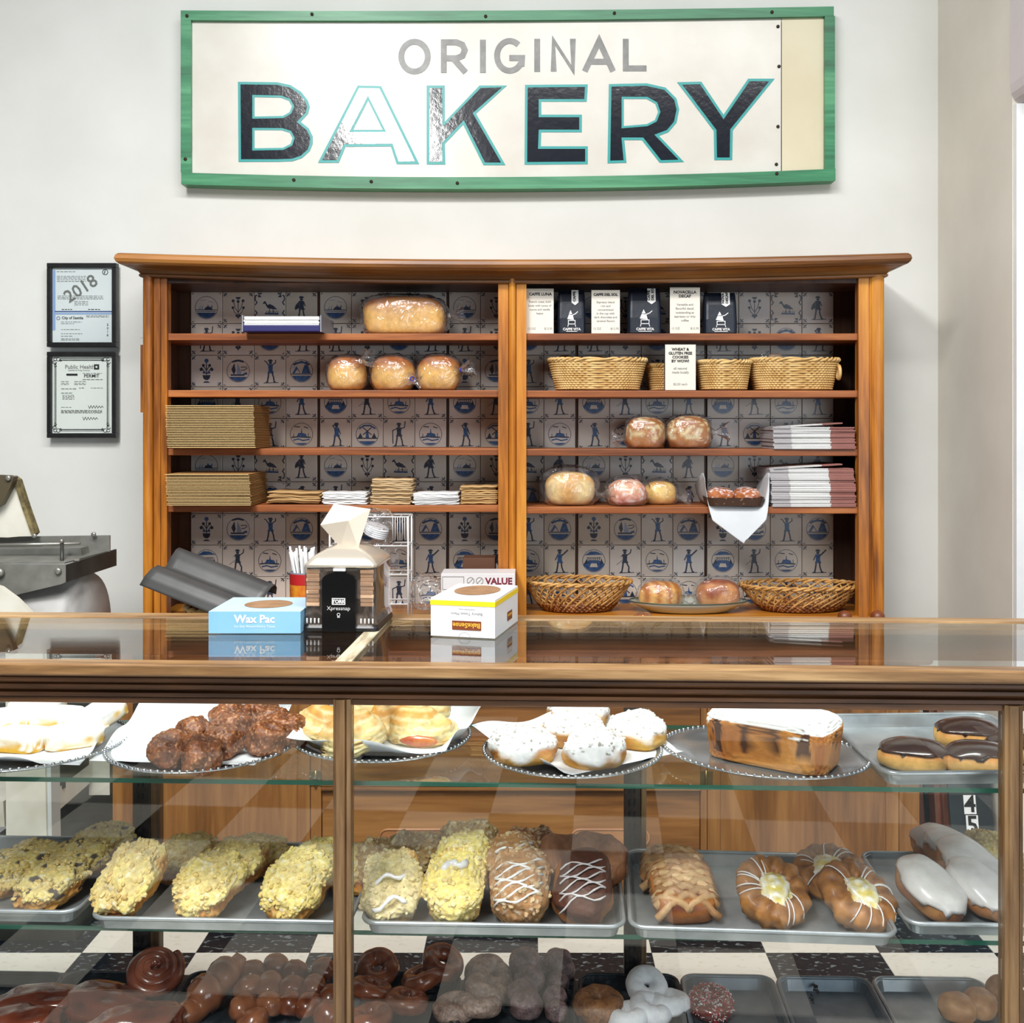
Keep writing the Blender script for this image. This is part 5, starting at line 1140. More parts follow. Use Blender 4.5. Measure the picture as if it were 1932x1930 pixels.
wstack(20, 1458, 1616, 3.135, S_['R4'], Z(884, 3.135), 'flat white and pink pastry box, %s, in the fourth-shelf stack', 'lower stack of white boxes', 5)

# ---- paper bags in bundles on the fourth shelf
M_KBAG = mat('brown_bag_paper', sr(196, 160, 108), .8, c2=sr(176, 138, 88), scale=14, bmp=.3, bscale=20)
M_TBAG = mat('tan_bag_paper', sr(206, 178, 136), .8, c2=sr(190, 160, 118), scale=14, bmp=.3, bscale=20)
def bagpack(u0, u1, vt, vb, dF, n, m, lab, grp, wav=.0, sd=1):
    random.seed(sd); w_ = X(u1, dF) - X(u0, dF); zb = S_['L4'] + .001; h_ = max(.0036, (Z(vt, dF) - Z(vb, dF)) / n)
    for v_ in range(3):
        pass
    mes = []
    for v_ in range(3):
        ph = random.uniform(0, 6)
        b = MB(); b.grid(lambda s_, t_: (-w_ / 2 + w_ * s_, .13 * t_, h_ * .86 + wav * math.sin(6 * s_ + ph) * (.3 + .7 * abs(s_ - .5)) + .0007 * math.sin(17 * s_ + ph)), 14, 3, thick=h_ * .8); mes.append(b.mesh('paper_bag', m))
    for i in range(n):
        o = put('paper_bag', mes[i % 3], None, ((X(u0, dF) + X(u1, dF)) / 2 + random.uniform(-.004, .004), dF + random.uniform(-.002, .006), zb + i * h_ + (wav if wav else .0008)), random.uniform(-.05, .05)); tag(o, lab % ordn(i, n), 'paper bag', grp)
bagpack(504, 602, 926, 947, 3.17, 6, M_KBAG, 'crumpled brown paper bag, %s, in the loose bundle', 'loose brown bags', .0035, 2)
bagpack(609, 690, 929, 951, 3.15, 7, M_WHITE, 'white paper bag, %s, in the bundle by the loose brown bags', 'first bundle of white bags', .0004, 3)
bagpack(700, 775, 903, 951, 3.15, 13, M_TBAG, 'tan paper bag, %s, in the tallest double bundle', 'tall bundle of tan bags', .0005, 4)
bagpack(780, 864, 930, 952, 3.14, 7, M_WHITE, 'white paper bag, %s, in the bundle next to the post bags', 'second bundle of white bags', .0004, 5)
bagpack(869, 938, 919, 953, 3.165, 9, M_KBAG, 'brown paper bag, %s, in the bundle against the centre post', 'bundle of brown bags at the post', .0012, 6)

# ---- coffee cards and bags
def card(u0, u1, v0, v1, d, lab, lines, zb):
    w_ = X(u1, d) - X(u0, d); h_ = Z(v0, d) - Z(v1, d)
    t = thing('price_card', lab, 'card', (X((u0 + u1) / 2, d), d, zb + .001), 0)
    MB().rbox(-w_ / 2, w_ / 2, 0, .014, 0, h_, .001).build('card_stand', M_BLACK, t)
    MB().box(-w_ / 2 + .0015, w_ / 2 - .0008, -.001, 0, .0008, h_ - .0015).build('card_face', mat('cream_card', sr(232, 226, 214), .6), t)
    b = MB()
    for (tx, fy, sz, bold, mi, fx, al) in lines:
        b.text(tx, sz, lambda x_, y_: (fx * w_ + x_, -.0016, h_ * fy + y_), mi, al, bold, 1.0)
    b.build('lettering', [M_INK, M_GREYINK], t); return t
T_ = lambda *L: [(tx, fy, sz, bo, mi, fx, al) for (tx, fy, sz, bo, mi, fx, al) in L]
def body(lines, y0, dy, sz): return [(l_, y0 - i * dy, sz, .0001, 1, 0, 'CENTER') for i, l_ in enumerate(lines)]
price = lambda: [('12 OZ', .09, .0095, 0, 1, -.44, 'LEFT'), ('$12.95', .09, .0095, 0, 1, .46, 'RIGHT')]
card(992, 1045, 543, 629, 3.165, 'cream CAFFE LUNA price card beside the centre post', [('CAFFE LUNA', .84, .0122, .0005, 0, .02, 'CENTER')] + body(['French roast, bold', 'body with tones of', 'cocoa and vanilla', 'beans'], .68, .085, .0092) + price(), S_['R1'])
card(1115, 1170, 546, 629, 3.16, 'cream CAFFE DEL SOL price card between two black coffee bags', [('CAFFE DEL SOL', .86, .0108, .0005, 0, 0, 'CENTER')] + body(['Espresso blend', 'rich and', 'concentrated', 'in the cup with', 'dark chocolate and', 'caramel flavors'], .69, .085, .0092) + price(), S_['R1'])
card(1263, 1321, 541, 629, 3.16, 'cream NOVACELLA DECAF price card', [('NOVACELLA', .86, .0122, .0005, 0, 0, 'CENTER'), ('DECAF', .775, .0122, .0005, 0, 0, 'CENTER')] + body(['Versatile and', 'flavorful decaf,', 'outstanding as', 'espresso or drip', 'coffee'], .60, .085, .0098) + price(), S_['R1'])
card(1254, 1313, 648, 735, 3.155, 'white WHEAT & GLUTEN FREE COOKIES card standing before baskets', [('WHEAT &', .86, .0118, .0005, 0, 0, 'CENTER'), ('GLUTEN FREE', .775, .0118, .0005, 0, 0, 'CENTER'), ('COOKIES', .69, .0118, .0005, 0, 0, 'CENTER'), ('BY WOW!', .605, .0118, .0005, 0, 0, 'CENTER')] + body(['all natural', 'made locally'], .45, .085, .0105) + [('$2.50 each', .11, .0100, 0, 1, 0, 'CENTER')], S_['R2'])
M_BAGB = mat('black_foil_bag', sr(20, 26, 38), .38, c2=sr(28, 36, 50), scale=9, bmp=.35, bscale=9, bd=.008)
def coffee(u0, u1, v0, v1, d, lab, lines, fx=.1):
    w_ = X(u1, d) - X(u0, d); h_ = Z(v0, d) - Z(v1, d); t = thing('coffee_bag', lab, 'coffee bag', (X((u0 + u1) / 2, d), d, S_['R1'] + .001), 0, 'black coffee bags')
    b = MB(); R = []
    for (z_, kx, ky) in ((0, .94, .9), (.03, 1, 1), (.35, 1.0, 1.02), (.7, .97, .85), (.9, .95, .5), (1, .93, .12)):
        R.append([(p[0] * kx, p[1] * ky, z_ * h_) for p in rrect(w_, .06, .012, 3)])
    n = len(R[0]); b.add([p for r_ in R for p in r_], [tuple(range(n))[::-1], tuple((len(R) - 1) * n + j for j in range(n))] + [(i * n + j, i * n + (j + 1) % n, (i + 1) * n + (j + 1) % n, (i + 1) * n + j) for i in range(len(R) - 1) for j in range(n)], 0, False)
    b.build('bag', M_BAGB, t)
    yf = lambda z_: -.030 * (1.02 if z_ < .35 * h_ else 1.02 - .17 * (z_ / h_ - .35) / .35 if z_ < .7 * h_ else .85 - .35 * (z_ / h_ - .7) / .2) - .0012
    q = lambda x_, z_: (x_, yf(z_), z_)
    b = MB(); tw = w_ * .25; cx_ = w_ * fx; zt_ = h_ * .985
    b.flat([[(cx_ - tw / 2, zt_), (cx_ - tw / 2, h_ * .70), (cx_, h_ * .64), (cx_ + tw / 2, h_ * .70), (cx_ + tw / 2, zt_)]], lambda x_, z_: (x_, yf(h_ * .64) - .0015 + (z_ - h_ * .64) * .18, z_), 0)
    b.build('paper_tag', M_WHITE, t)
    b = MB()
    for i, l_ in enumerate(lines): b.text(l_, .0115, lambda x_, y_: (cx_ - tw * .08 - y_ * .9 + .012 * (i - (len(lines) - 1) / 2) + .003, yf(h_ * .64) - .0022 + (h_ * .72 + x_ - h_ * .64) * .18, h_ * .72 + x_), 1, 'LEFT', .0006)
    b.build('tag_lettering', [M_WHITE, M_INK], t); b = MB()
    b.text('CAFFE VITA', .0105, lambda x_, y_: q(x_, h_ * .08 + y_), 0, 'CENTER', .0004); b.stroke([(-w_ * .2, h_ * .055), (w_ * .2, h_ * .055)], .0018, q, 0)
    b.build('lettering', [M_WHITE, M_INK], t); b = MB()
    # little figure emblem: seated player with a raised arm over a chair
    for k_, st in enumerate(([(-.012, .30), (.012, .30), (.012, .22), (-.012, .22), (-.012, .30)], [(-.012, .22), (-.014, .16)], [(.012, .22), (.014, .16)])): b.stroke([(a_ * w_ / .1, c_ * h_) for a_, c_ in st], .0022, q, 0)
    b.flat([[(-.016 * w_ / .1, .33 * h_), (.008 * w_ / .1, .31 * h_), (.004 * w_ / .1, .42 * h_), (-.010 * w_ / .1, .43 * h_)]], q, 0); b.flat([[(-.010 * w_ / .1, .44 * h_), (.002 * w_ / .1, .44 * h_), (-.004 * w_ / .1, .53 * h_)]], q, 0)
    b.stroke([(.0, .41 * h_), (.014 * w_ / .1, .45 * h_), (.022 * w_ / .1, .50 * h_)], .0024, q, 0)
    b.build('emblem_print', [M_WHITE, M_INK], t)
coffee(1052, 1104, 544, 628, 3.20, 'black coffee bag with CAFFE tag between the LUNA and DEL SOL cards', ['CAFFE'], .12)
coffee(1184, 1246, 541, 628, 3.20, 'navy-black coffee bag with DEL SOL tag, the widest of three', ['CAFFE', 'DEL SOL'], .2)
coffee(1326, 1388, 548, 627, 3.20, 'black shiny coffee bag next to the decaf card', ['NOVA', 'DECAF'], .15)

# ---- wicker baskets
M_WICK = mat('wicker', sr(228, 194, 132), .55, c2=sr(198, 156, 92), scale=30)
M_WICKL = mat('light_wicker', sr(214, 168, 98), .5, c2=sr(164, 112, 54), scale=25)
def basket(u0, u1, v0, d, zb, dep, lab, rows=13, stakes=44, handle=False, bot=.84):
    w_ = X(u1, d) - X(u0, d); h_ = Z(v0, d) - zb; t = thing('wicker_basket', lab, 'basket', (X((u0 + u1) / 2, d), d, zb + .001), 0, 'small wicker baskets on the second shelf')
    def ring_(s_, a, o=0.0):
        k = bot + (1 - bot) * s_; ex = .55; c_, q = math.cos(a), math.sin(a)
        return Vector(((w_ / 2 * k + o) * math.copysign(abs(c_) ** ex, c_), (dep / 2 * k + o) * math.copysign(abs(q) ** ex, q), h_ * s_ + .003))
    b = MB(); n = stakes * 4
    for r_ in range(rows):
        s_ = (r_ + .5) / rows; b.tube([ring_(s_, 2 * PI * i / n, .0019 * (1 if (i // 2 + r_) % 2 else -1) if i % 2 == 0 else 0) for i in range(n)], h_ / rows * .50, 5, closed=True)
    o = b.build('wicker_weave', M_WICK, t)
    b = MB()
    for i in range(stakes): b.tube([ring_(0, 2 * PI * (i + .25) / stakes), ring_(1, 2 * PI * (i + .25) / stakes)], .0016, 5)
    b.build('wicker_ribs', M_WICK, t)
    b = MB()
    for ph in (0, PI): b.tube([ring_(1.0, 2 * PI * i / 120, .004 * math.cos(i * .9 + ph)) + Vector((0, 0, .004 * math.sin(i * .9 + ph) + .002)) for i in range(120)], .0042, 6, closed=True)
    b.build('braided_rim', M_WICK, t)
    b = MB(); b.lathe([(0, .002), (.5 * bot, .002), (.5 * bot, .004), (0, .004)], 30, sx=w_ * .97, sy=dep * .97); b.build('base', M_WICK, t)
    if handle:
        b = MB(); b.tube([(w_ * .47, -dep * .38 + .016 * math.cos(q), h_ * .62 + .020 * math.sin(q)) for q in [i * PI / 10 for i in range(20)]], lambda s_: .0055, 8, closed=True); b.build('ring_handle', M_WICK, t)
    return t, w_, h_
def cookies(t, w_, h_, n, sd, col, nm='cookie'):
    random.seed(sd)
for (u0, u1, v0, d, dep, lab, hd, rows) in ((1036, 1217, 684, 3.225, .15, 'longest wicker basket with wrapped cookies, near the centre post', False, 13), (1222, 1300, 694, 3.285, .11, 'small shadowed wicker basket behind the cookie card', False, 11), (1316, 1412, 688, 3.215, .14, 'short wicker basket just past the cookie card', False, 12), (1413, 1577, 684, 3.225, .15, 'wicker basket with a ring handle at its end', True, 13)):
    t, w_, h_ = basket(u0, u1, v0, d, S_['R2'], dep, lab, rows, int(30 + (u1 - u0) / 6), hd)
ck = MB().lathe([(0, 0), (.026, 0), (.031, .004), (.029, .009), (.02, .012), (0, .0125)], 20).mesh('cookie', mat('pale_cookie', sr(222, 206, 190), .8, c2=sr(198, 172, 146), scale=60, bmp=.3))
ck2 = MB().lathe([(0, 0), (.026, 0), (.031, .004), (.029, .009), (.02, .012), (0, .0125)], 20).mesh('cookie', mat('brown_cookie', sr(150, 96, 56), .8, c2=sr(110, 66, 38), scale=60, bmp=.3))
def wrapcookie(u, v, d, me, lab, rx, rz_):
    t = thing('wrapped_cookie', lab, 'cookie', P(u, v, d), 0, 'wrapped cookies in the baskets'); t.rotation_euler = (rx, 0, rz_); put('cookie', me, t, (0, 0, 0))
    MB().grid(lambda s_, t_: (-.042 + .084 * s_, -.040 + .08 * t_, .016 - .014 * max(abs(s_ - .5), abs(t_ - .5)) * 2 + .003 * math.sin(9 * s_ + 7 * t_)), 8, 8).build('wrapper', M_FILM, t)
for (u, v, d, me, lab, rx, rz_) in ((1068, 686, 3.235, ck2, 'brown wrapped cookie at the post end of the longest basket', .9, .2), (1130, 688, 3.24, ck2, 'brown wrapped cookie in the middle of the longest basket', .9, 0), (1178, 690, 3.21, ck, 'pale wrapped cookie standing in the longest basket', 1.2, .1), (1365, 692, 3.23, ck, 'wrapped cookie in the short basket', .6, 0), (1463, 684, 3.21, ck, 'pale wrapped cookie standing up in the ring-handled basket', 1.2, .1), (1530, 690, 3.23, ck2, 'wrapped cookie near the ring handle', .7, 0)):
    wrapcookie(u, v, d, me, lab, rx, rz_)
def openbasket(u0, u1, vr, d, zb, dep, lab):
    w_ = X(u1, d) - X(u0, d); h_ = Z(vr, d) - zb; t = thing('open_weave_basket', lab, 'basket', (X((u0 + u1) / 2, d), d, zb + .001), 0, 'oval open-weave baskets')
    def pt(s_, a): k = .60 + .40 * s_ ** .8; return Vector((w_ / 2 * k * math.cos(a), dep / 2 * k * math.sin(a), h_ * s_ + .004))
    for sg, nm in ((1, 'lattice_strands'), (-1, 'lattice_strands')):
        b = MB(); n = 28
        for i in range(n): b.tube([pt(j / 7, 2 * PI * i / n + sg * .75 * j / 7) + Vector((0, 0, .0)) + Vector((math.cos(2 * PI * i / n), math.sin(2 * PI * i / n), 0)) * (.002 * sg) for j in range(8)], .0031, 5)
        b.build(nm, M_WICKL, t)
    b = MB()
    for ph in (0, PI): b.tube([pt(1.0, 2 * PI * i / 140) + Vector((.004 * math.cos(i * .8 + ph) * math.cos(2 * PI * i / 140), .004 * math.cos(i * .8 + ph) * math.sin(2 * PI * i / 140), .004 * math.sin(i * .8 + ph))) for i in range(140)], .0042, 6, closed=True)
    b.build('braided_rim', M_WICKL, t)
    b = MB()
    for k_ in range(4): b.tube([pt(.02 + .07 * k_, 2 * PI * i / 90) + Vector((math.cos(2 * PI * i / 90), math.sin(2 * PI * i / 90), 0)) * (.004 * (1 if (i + k_) % 2 else -1)) for i in range(90)], .004, 5, closed=True)
    b.build('woven_foot', mat('dark_wicker', sr(150, 92, 46), .5, c2=sr(110, 62, 28), scale=25), t)
    b = MB(); b.lathe([(0, .003), (.3, .003), (.3, .006), (0, .006)], 36, sx=w_, sy=dep); b.build('base', M_WICKL, t)
openbasket(988, 1190, 1099, 3.235, .826, .19, 'oval open-weave basket against the centre post, empty')
openbasket(1396, 1621, 1106, 3.235, .826, .195, 'larger oval open-weave basket at the hutch end, empty')
# ---- plate with two bagged loaves
d = 3.215; t = thing('oval_plate', 'pale green oval plate under two bagged loaves', 'plate', (X(1298, d), d, .827), 0)
b = MB(); R = .185; b.lathe([(0, .004), (R * .55, .004), (R * .7, .008), (R * .9, .026), (R, .034), (R * 1.0, .031), (R * .9, .022), (R * .7, .003), (R * .55, 0), (0, 0)], 56, sy=.46); b.build('dish', mat('celadon_plate', sr(206, 214, 200), .25, coat=.3), t)
b = MB(); b.tube([(R * math.cos(q), R * .46 * math.sin(q), .034) for q in [i * PI / 32 for i in range(64)]], .0022, 6, closed=True); b.build('rim_line', mat('dark_green_rim', sr(70, 84, 70), .3), t)
bagged('bagged_plait_loaf', 'golden plaited loaf in film on the plate, nearer the centre post', 1246, 0, 3.215, .068, .05, .046, lambda d_, p, n1, n2: mixc(sr(232, 178, 100), sr(186, 110, 44), sstep(-.3, .5, math.sin(p.x * 190 + p.y * 60) * .5 + .4 * d_.z)), 4, (.06, -.02, .03, .05, -.2, 0), z=.836, puff=1.12, amp=.08)
bagged('bagged_brown_loaf', 'darker glazed loaf in film on the plate, further from the centre post', 1354, 0, 3.215, .068, .05, .048, lambda d_, p, n1, n2: mixc(sr(214, 150, 92), sr(150, 74, 40), sstep(-.2, .6, n1 + .6 * d_.z)), 8, (-.06, -.02, .03, .05, 3.3, 0), z=.836, puff=1.14, amp=.08)
bagged('bagged_small_roll', 'bit of golden roll lying low before the plate', 1213, 0, 3.08, .030, .024, .031, c_loafb, 3, None, z=.786, puff=1.1)
# ---- pastry on waxed paper
dP = 3.17; zz = S_['R4']
t = thing('tray_pastry', 'pink-iced pastries in a brown paper mould on the fourth shelf', 'pastry', (X(1383, dP), dP, zz + .004), 0)
b = MB(); L = [[(p[0], p[1], z_) for p in rrect(.165 + o, .11 + o, .025, 4)] for (o, z_) in ((0, 0), (.012, .026), (.010, .026), (-.004, .002))]; n = len(L[0])
b.add([p for l_ in L for p in l_], [tuple(range(n))[::-1], tuple(3 * n + j for j in range(n))] + [(i * n + j, i * n + (j + 1) % n, (i + 1) * n + (j + 1) % n, (i + 1) * n + j) for i in range(3) for j in range(n)]); b.build('paper_mould', mat('brown_paper_mould', sr(70, 46, 32), .6, c2=sr(150, 118, 84), scale=90, stops=(.6, .66)), t)
for sx in (-1, 1):
    blob(.044, .048, .026, lambda d_, p, n1, n2: mixc(mixc(sr(190, 118, 70), sr(160, 84, 52), .5 + n1), sr(238, 226, 224), sstep(.1, .4, n2 + .4 * d_.z - .2)), 4, .1, 2, 3 + sx, .5, .9, .08, 7).build('iced_pastry', V_GLAZE, t, (sx * .040, 0, .016))
zq = zz + .0025
xc = X(1388, 3.15)
def fpap(s_, t_):
    # sheet lying on the shelf, its sides curling up, the front corner hanging over the edge
    yy = 3.31 - .178 * min(1, t_ / .62); fall = max(0, (t_ - .62) / .38)
    half = .135 * (1 - fall) ** 1.0; a = (s_ - .5) * 2 * half
    up = max(0, abs(a) - .082); wing = up * 1.9 * (.55 + .45 * min(1, t_ / .5)) * (1 - fall)
    return Vector((xc + .018 * fall + a * (1 - .25 * min(1, up / .05)), yy - .012 * fall, zq + wing + .003 * math.sin(7 * s_) * t_ - .112 * fall))
tag(MB().grid(fpap, 30, 30, thick=.0005).build('wax_paper', M_WAX), 'white wax paper hanging over the fourth shelf with a pointed corner', 'wax paper')

# ================================================================ LEFT BAY, BOTTOM
# ---- grey scoop
A, B_ = P(322, 1072, 2.99), P(500, 1142, 2.93)
ax = (B_ - A).normalized(); sd = ax.cross(Vector((0, 0, 1))).normalized(); upv = sd.cross(ax)
prof = [(-.085, -.050), (-.078, -.022), (-.062, -.002), (-.038, .008), (-.012, .000), (.002, -.002), (.022, .024), (.045, .044), (.068, .046), (.085, .034), (.094, .012)]
def fsc(s_, t_):
    k = t_ * (len(prof) - 1); i = min(int(k), len(prof) - 2); f = k - i; o = prof[i][0] * (1 - f) + prof[i + 1][0] * f; z_ = prof[i][1] * (1 - f) + prof[i + 1][1] * f
    return A + ax * ((B_ - A).length * (s_ - .05 - .12 * (1 - s_) * (abs(t_ - .45)))) - sd * o + upv * z_
t = thing('metal_scoop', 'large dark grey curved metal scoop leaning over a basket', 'scoop', (B_.x, B_.y, .786), 0, world=True)
MB().grid(fsc, 14, 40, thick=.0016).build('blade', mat('grey_scoop_metal', sr(86, 86, 86), .45, .35, c2=sr(98, 98, 98), scale=8), t)
e0 = fsc(1, .45); MB().tube([e0, e0 + Vector((.02, -.01, -.03)), Vector((e0.x + .03, e0.y - .02, .79))], .009, 10).build('handle', M_BLACK, t)
# ---- round basket behind it
d = 3.03; t = thing('round_basket', 'shadowed round wooden basket with wicker rim under the scoop', 'basket', (X(415, d), d, .786), 0)
b = MB(); b.lathe([(0, .004), (.080, .004), (.092, .06), (.096, .088), (.100, .088), (.096, .06), (.084, 0), (0, 0)], 40); b.build('bowl', mat('dark_basket_wood', sr(112, 62, 34), .6, c2=sr(84, 44, 24), scale=14, stretch=(4, 4, .3)), t)
b = MB(); b.tube([(.098 * math.cos(2 * PI * i / 90), .098 * math.sin(2 * PI * i / 90), .090 + .003 * math.sin(i * 1.4)) for i in range(90)], .0075, 6, closed=True); b.build('wicker_rim', M_WICK, t)
# ---- straws in a printed cup
d = 3.06; zc = .7865; t = thing('straw_cup', 'cup with red and yellow label holding wrapped straws', 'cup', (X(578, d), d, zc), 0)
b = MB(); b.lathe([(0, .003), (.040, .003), (.046, .16), (.046, .188), (.048, .188), (.048, .16), (.042, 0), (0, 0)], 32); b.build('cup_body', mat('clear_grey_cup', sr(120, 130, 140), .2), t)
b = MB(); b.lathe([(.0488, .152), (.0492, .184)], 32); b.lathe([(.0482, .112), (.0487, .1515)], 32, 1); b.build('label_band', [mat('red_label', sr(190, 34, 36), .5), mat('yellow_label', sr(232, 160, 40), .5, c2=sr(206, 84, 30), scale=30)], t)
random.seed(4); stw = mat('white_straw_wrap', sr(236, 236, 236), .6)
for i in range(26):
    a = random.uniform(0, 6.28); r_ = random.uniform(0, .032); lean = Vector((math.cos(a), math.sin(a), 0)) * random.uniform(.004, .022) + Vector((-.012, 0, 0))
    p = Vector((X(578, d) + r_ * math.cos(a), d + r_ * math.sin(a), zc + .005)); o = MB().tube([p, p + lean * .6 + Vector((0, 0, .15)), p + lean * 1.2 + Vector((0, 0, .246 + random.uniform(-.01, .012)))], .0034, 6).build('straw', stw)
    tag(o, 'white paper-wrapped straw in the printed cup', 'straw', 'wrapped straws in the cup')
# ---- white wire rack
d = 3.02; xa, xb = X(622, d), X(770, d); za, zb_ = .7865, Z(974, d); M_WIRE = mat('white_coated_wire', sr(222, 222, 222), .35)
t = thing('wire_rack', 'white wire rack standing behind the napkin dispenser', 'rack', ((xa + xb) / 2, d + .06, .786), 0, world=True)
for (x_, y_) in ((xa, d), (xb, d), (xa, d + .085), (xb, d + .085)):
    MB().tube([(x_, y_, za), (x_, y_, zb_)], .0028, 8).build('upright', M_WIRE, t)
for z_ in (zb_ - .002, Z(1030, d), Z(1084, d), Z(1140, d)):
    b = MB(); b.tube([(xa, d, z_), (xb, d, z_), (xb, d + .085, z_), (xa, d + .085, z_)], .0024, 7, closed=True)
    for i in range(1, 9):
        x_ = xa + (xb - xa) * i / 9; b.tube([(x_, d, z_), (x_, d + .085, z_)], .0013, 5)
    b.build('wire_tier', M_WIRE, t)
b = MB()
for i in range(7): b.tube([(xb - .045 + .007 * i, d - .001, zb_ - .002), (xb - .045 + .007 * i, d - .001, zb_ - .07)], .0012, 5)
b.build('front_wires', M_WIRE, t)
def crumple(u, v, d, sx, sy, sz, lab, seed, fill=None):
    b = blob(sx, sy, sz, lambda *a: (1, 1, 1), 4, .35, 2.2, seed, .8, .9, .22, 6); b.col = []
    return tag(b.build('plastic_bag', M_BAG, None, P(u, v, d)), lab, 'plastic bag')
crumple(705, 1003, 3.06, .055, .04, .038, 'clear bag of white lids on the top tier of the wire rack', 3)
b = MB()
for i in range(5): b.lathe([(0, .0), (.034, .0), (.038, .005), (.036, .006), (0, .006)], 24, c=(0, 0, i * .006))
tag(b.build('cup_lids', mat('white_lid_plastic', sr(232, 233, 236), .3), None, P(707, 1010, 3.06), (.15, .35, 0)), 'stack of white plastic lids inside the clear bag', 'lids')
crumple(722, 1075, 3.06, .045, .04, .05, 'clear bag hanging on the lower tiers of the wire rack', 5); crumple(807, 1148, 3.06, .05, .04, .055, 'crumpled clear bag beside the white printed carton', 8)
# ---- cartons near the centre post
d = 3.02; x0, x1 = X(832, d), X(972, d); t = thing('printed_carton', 'white carton printed VALU behind the tissue box', 'carton', ((x0 + x1) / 2, d + .05, .7865), 0, world=True)
MB().rbox(x0, x1, d, d + .10, .7865, Z(1082, d), .0015).build('carton_body', mat('white_carton', sr(226, 222, 222), .55), t)
b = MB(); q = lambda u, v: (X(u, d), d - .0008, Z(v, d)); b.text('VALUE', 17, lambda x_, y_: q(916 + x_, 1102 - y_), 0, 'LEFT', .6)
for u in (888, 905): b.stroke(ell(u, 1096, 6.5, 6.5, 0, 360, 18), 1, q, 1); b.stroke([(u - 4, 1100), (u + 4, 1092)], 1, q, 1)
b.stroke([(835, 1088), (875, 1088), (875, 1112), (835, 1112), (835, 1088)], .9, q, 1)
b.build('printed_lettering', [mat('maroon_ink', sr(120, 24, 48), .6), M_GREYINK], t)
d = 3.16; o = MB().rbox(X(873, d), X(934, d), d, d + .08, .827, Z(1053, d), .0015).build('brown_carton', mat('dark_brown_carton', sr(92, 58, 38), .7)); tag(o, 'small plain dark brown carton in the hutch corner', 'carton')

# ================================================================ ON THE DISPLAY CASE
zc = ZT + .0002
p = PZ(480, 1195, zc); t = thing('wax_tissue_box', 'flat light blue Wax Pac tissue box on the case top', 'tissue box', (p.x, p.y + .08, zc), 0)
w_, h_, dd = .173, .041, .158; M_LBLUE = mat('light_blue_board', sr(112, 172, 216), .45, c2=sr(138, 190, 226), scale=3); M_TOPB = mat('pale_blue_board', sr(178, 204, 224), .45)
b = MB(); b.box(-w_ / 2, w_ / 2, -dd / 2, dd / 2, 0, h_)
for i in range(len(b.f)):
    if i != 1: b.m[i] = 1
b.build('box_body', [M_TOPB, M_LBLUE], t)
b = MB(); b.disc(.006, 0, .046, lambda x_, y_: (x_, y_ * 1.0, h_ + .0006), 0, 32, .045); b.build('tissue_opening', mat('brown_tissue', sr(150, 116, 84), .8, c2=sr(132, 98, 68), scale=30), t)
b = MB(); q = lambda x_, y_: (x_, -dd / 2 - .0006, y_); b.text('Wax Pac', .021, lambda x_, y_: q(x_, .020 + y_), 0, 'CENTER', .0006, 1.0); b.text('For Dry Waxed Bakery Tissue', .0062, lambda x_, y_: q(x_, .011 + y_), 0, 'CENTER')
b.build('lettering', M_WHITE, t)
p = PZ(872, 1203, zc); ang = math.radians(-13); t = thing('pastry_tissue_box', 'white tissue box with yellow stripe and upside-down orange logo', 'tissue box', (p.x + .02, p.y + .088, zc), ang)
w_, h_, dd = .124, .071, .174; M_WBX = mat('white_gloss_board', sr(238, 239, 242), .3, c2=sr(232, 234, 238), scale=3)
MB().rbox(-w_ / 2, w_ / 2, -dd / 2, dd / 2, 0, h_, .001).build('box_body', M_WBX, t)
b = MB(); b.box(-w_ / 2 - .0006, w_ / 2 + .0006, -dd / 2 - .0006, dd / 2 + .0006, h_ - .013, h_ - .004); b.build('yellow_stripe', mat('yellow_stripe', sr(250, 214, 40), .4), t)
b = MB(); b.disc(.0, .012, .044, lambda x_, y_: (x_, y_, h_ + .0007), 0, 32, .058); b.build('tissue_opening', MATS['brown_tissue'], t)
b = MB(); fx = lambda x_, y_: (x_, -dd / 2 - .0008, y_); sx_ = lambda x_, y_: (w_ / 2 + .0008, x_, y_)
for (mp_, cx_, cy_, kw) in ((fx, .008, .022, .028), (sx_, .02, .024, .018)):
    b.flat([[(cx_ - kw, cy_ - .0085), (cx_ + kw, cy_ - .0085), (cx_ + kw, cy_ + .0085), (cx_ - kw, cy_ + .0085)]], mp_, 0)
    k_ = -1; off = .0004
    m2 = (lambda x_, y_, cx_=cx_, cy_=cy_, kw=kw: (cx_ - x_, -dd / 2 - .0013, cy_ + .0045 - y_)) if mp_ is fx else (lambda x_, y_, cx_=cx_, cy_=cy_: (w_ / 2 + .0013, cx_ - x_, cy_ + .0045 - y_))
    b.text('BakeSense', .0125 if mp_ is fx else .0085, m2, 1, 'CENTER', .0003)
    b.build('logo_print', [mat('logo_brown', sr(122, 58, 24), .5), mat('logo_gold', sr(240, 176, 60), .5)], t); b = MB()
b.text('Bakery Tissue Menu', .0075, lambda x_, y_: (.008 - x_, -dd / 2 - .0009, .046 - y_), 2, 'CENTER'); b.text('interfolded tissue', .0045, lambda x_, y_: (.008 - x_, -dd / 2 - .0009, .053 - y_), 2, 'CENTER')
b.stroke(ell(.004, .0, .011, .009, 0, 180, 10), .0006, fx, 2)
b.build('printed_lettering', [mat('logo_brown', sr(122, 58, 24), .5), mat('logo_gold', sr(240, 176, 60), .5), M_GREYINK], t)
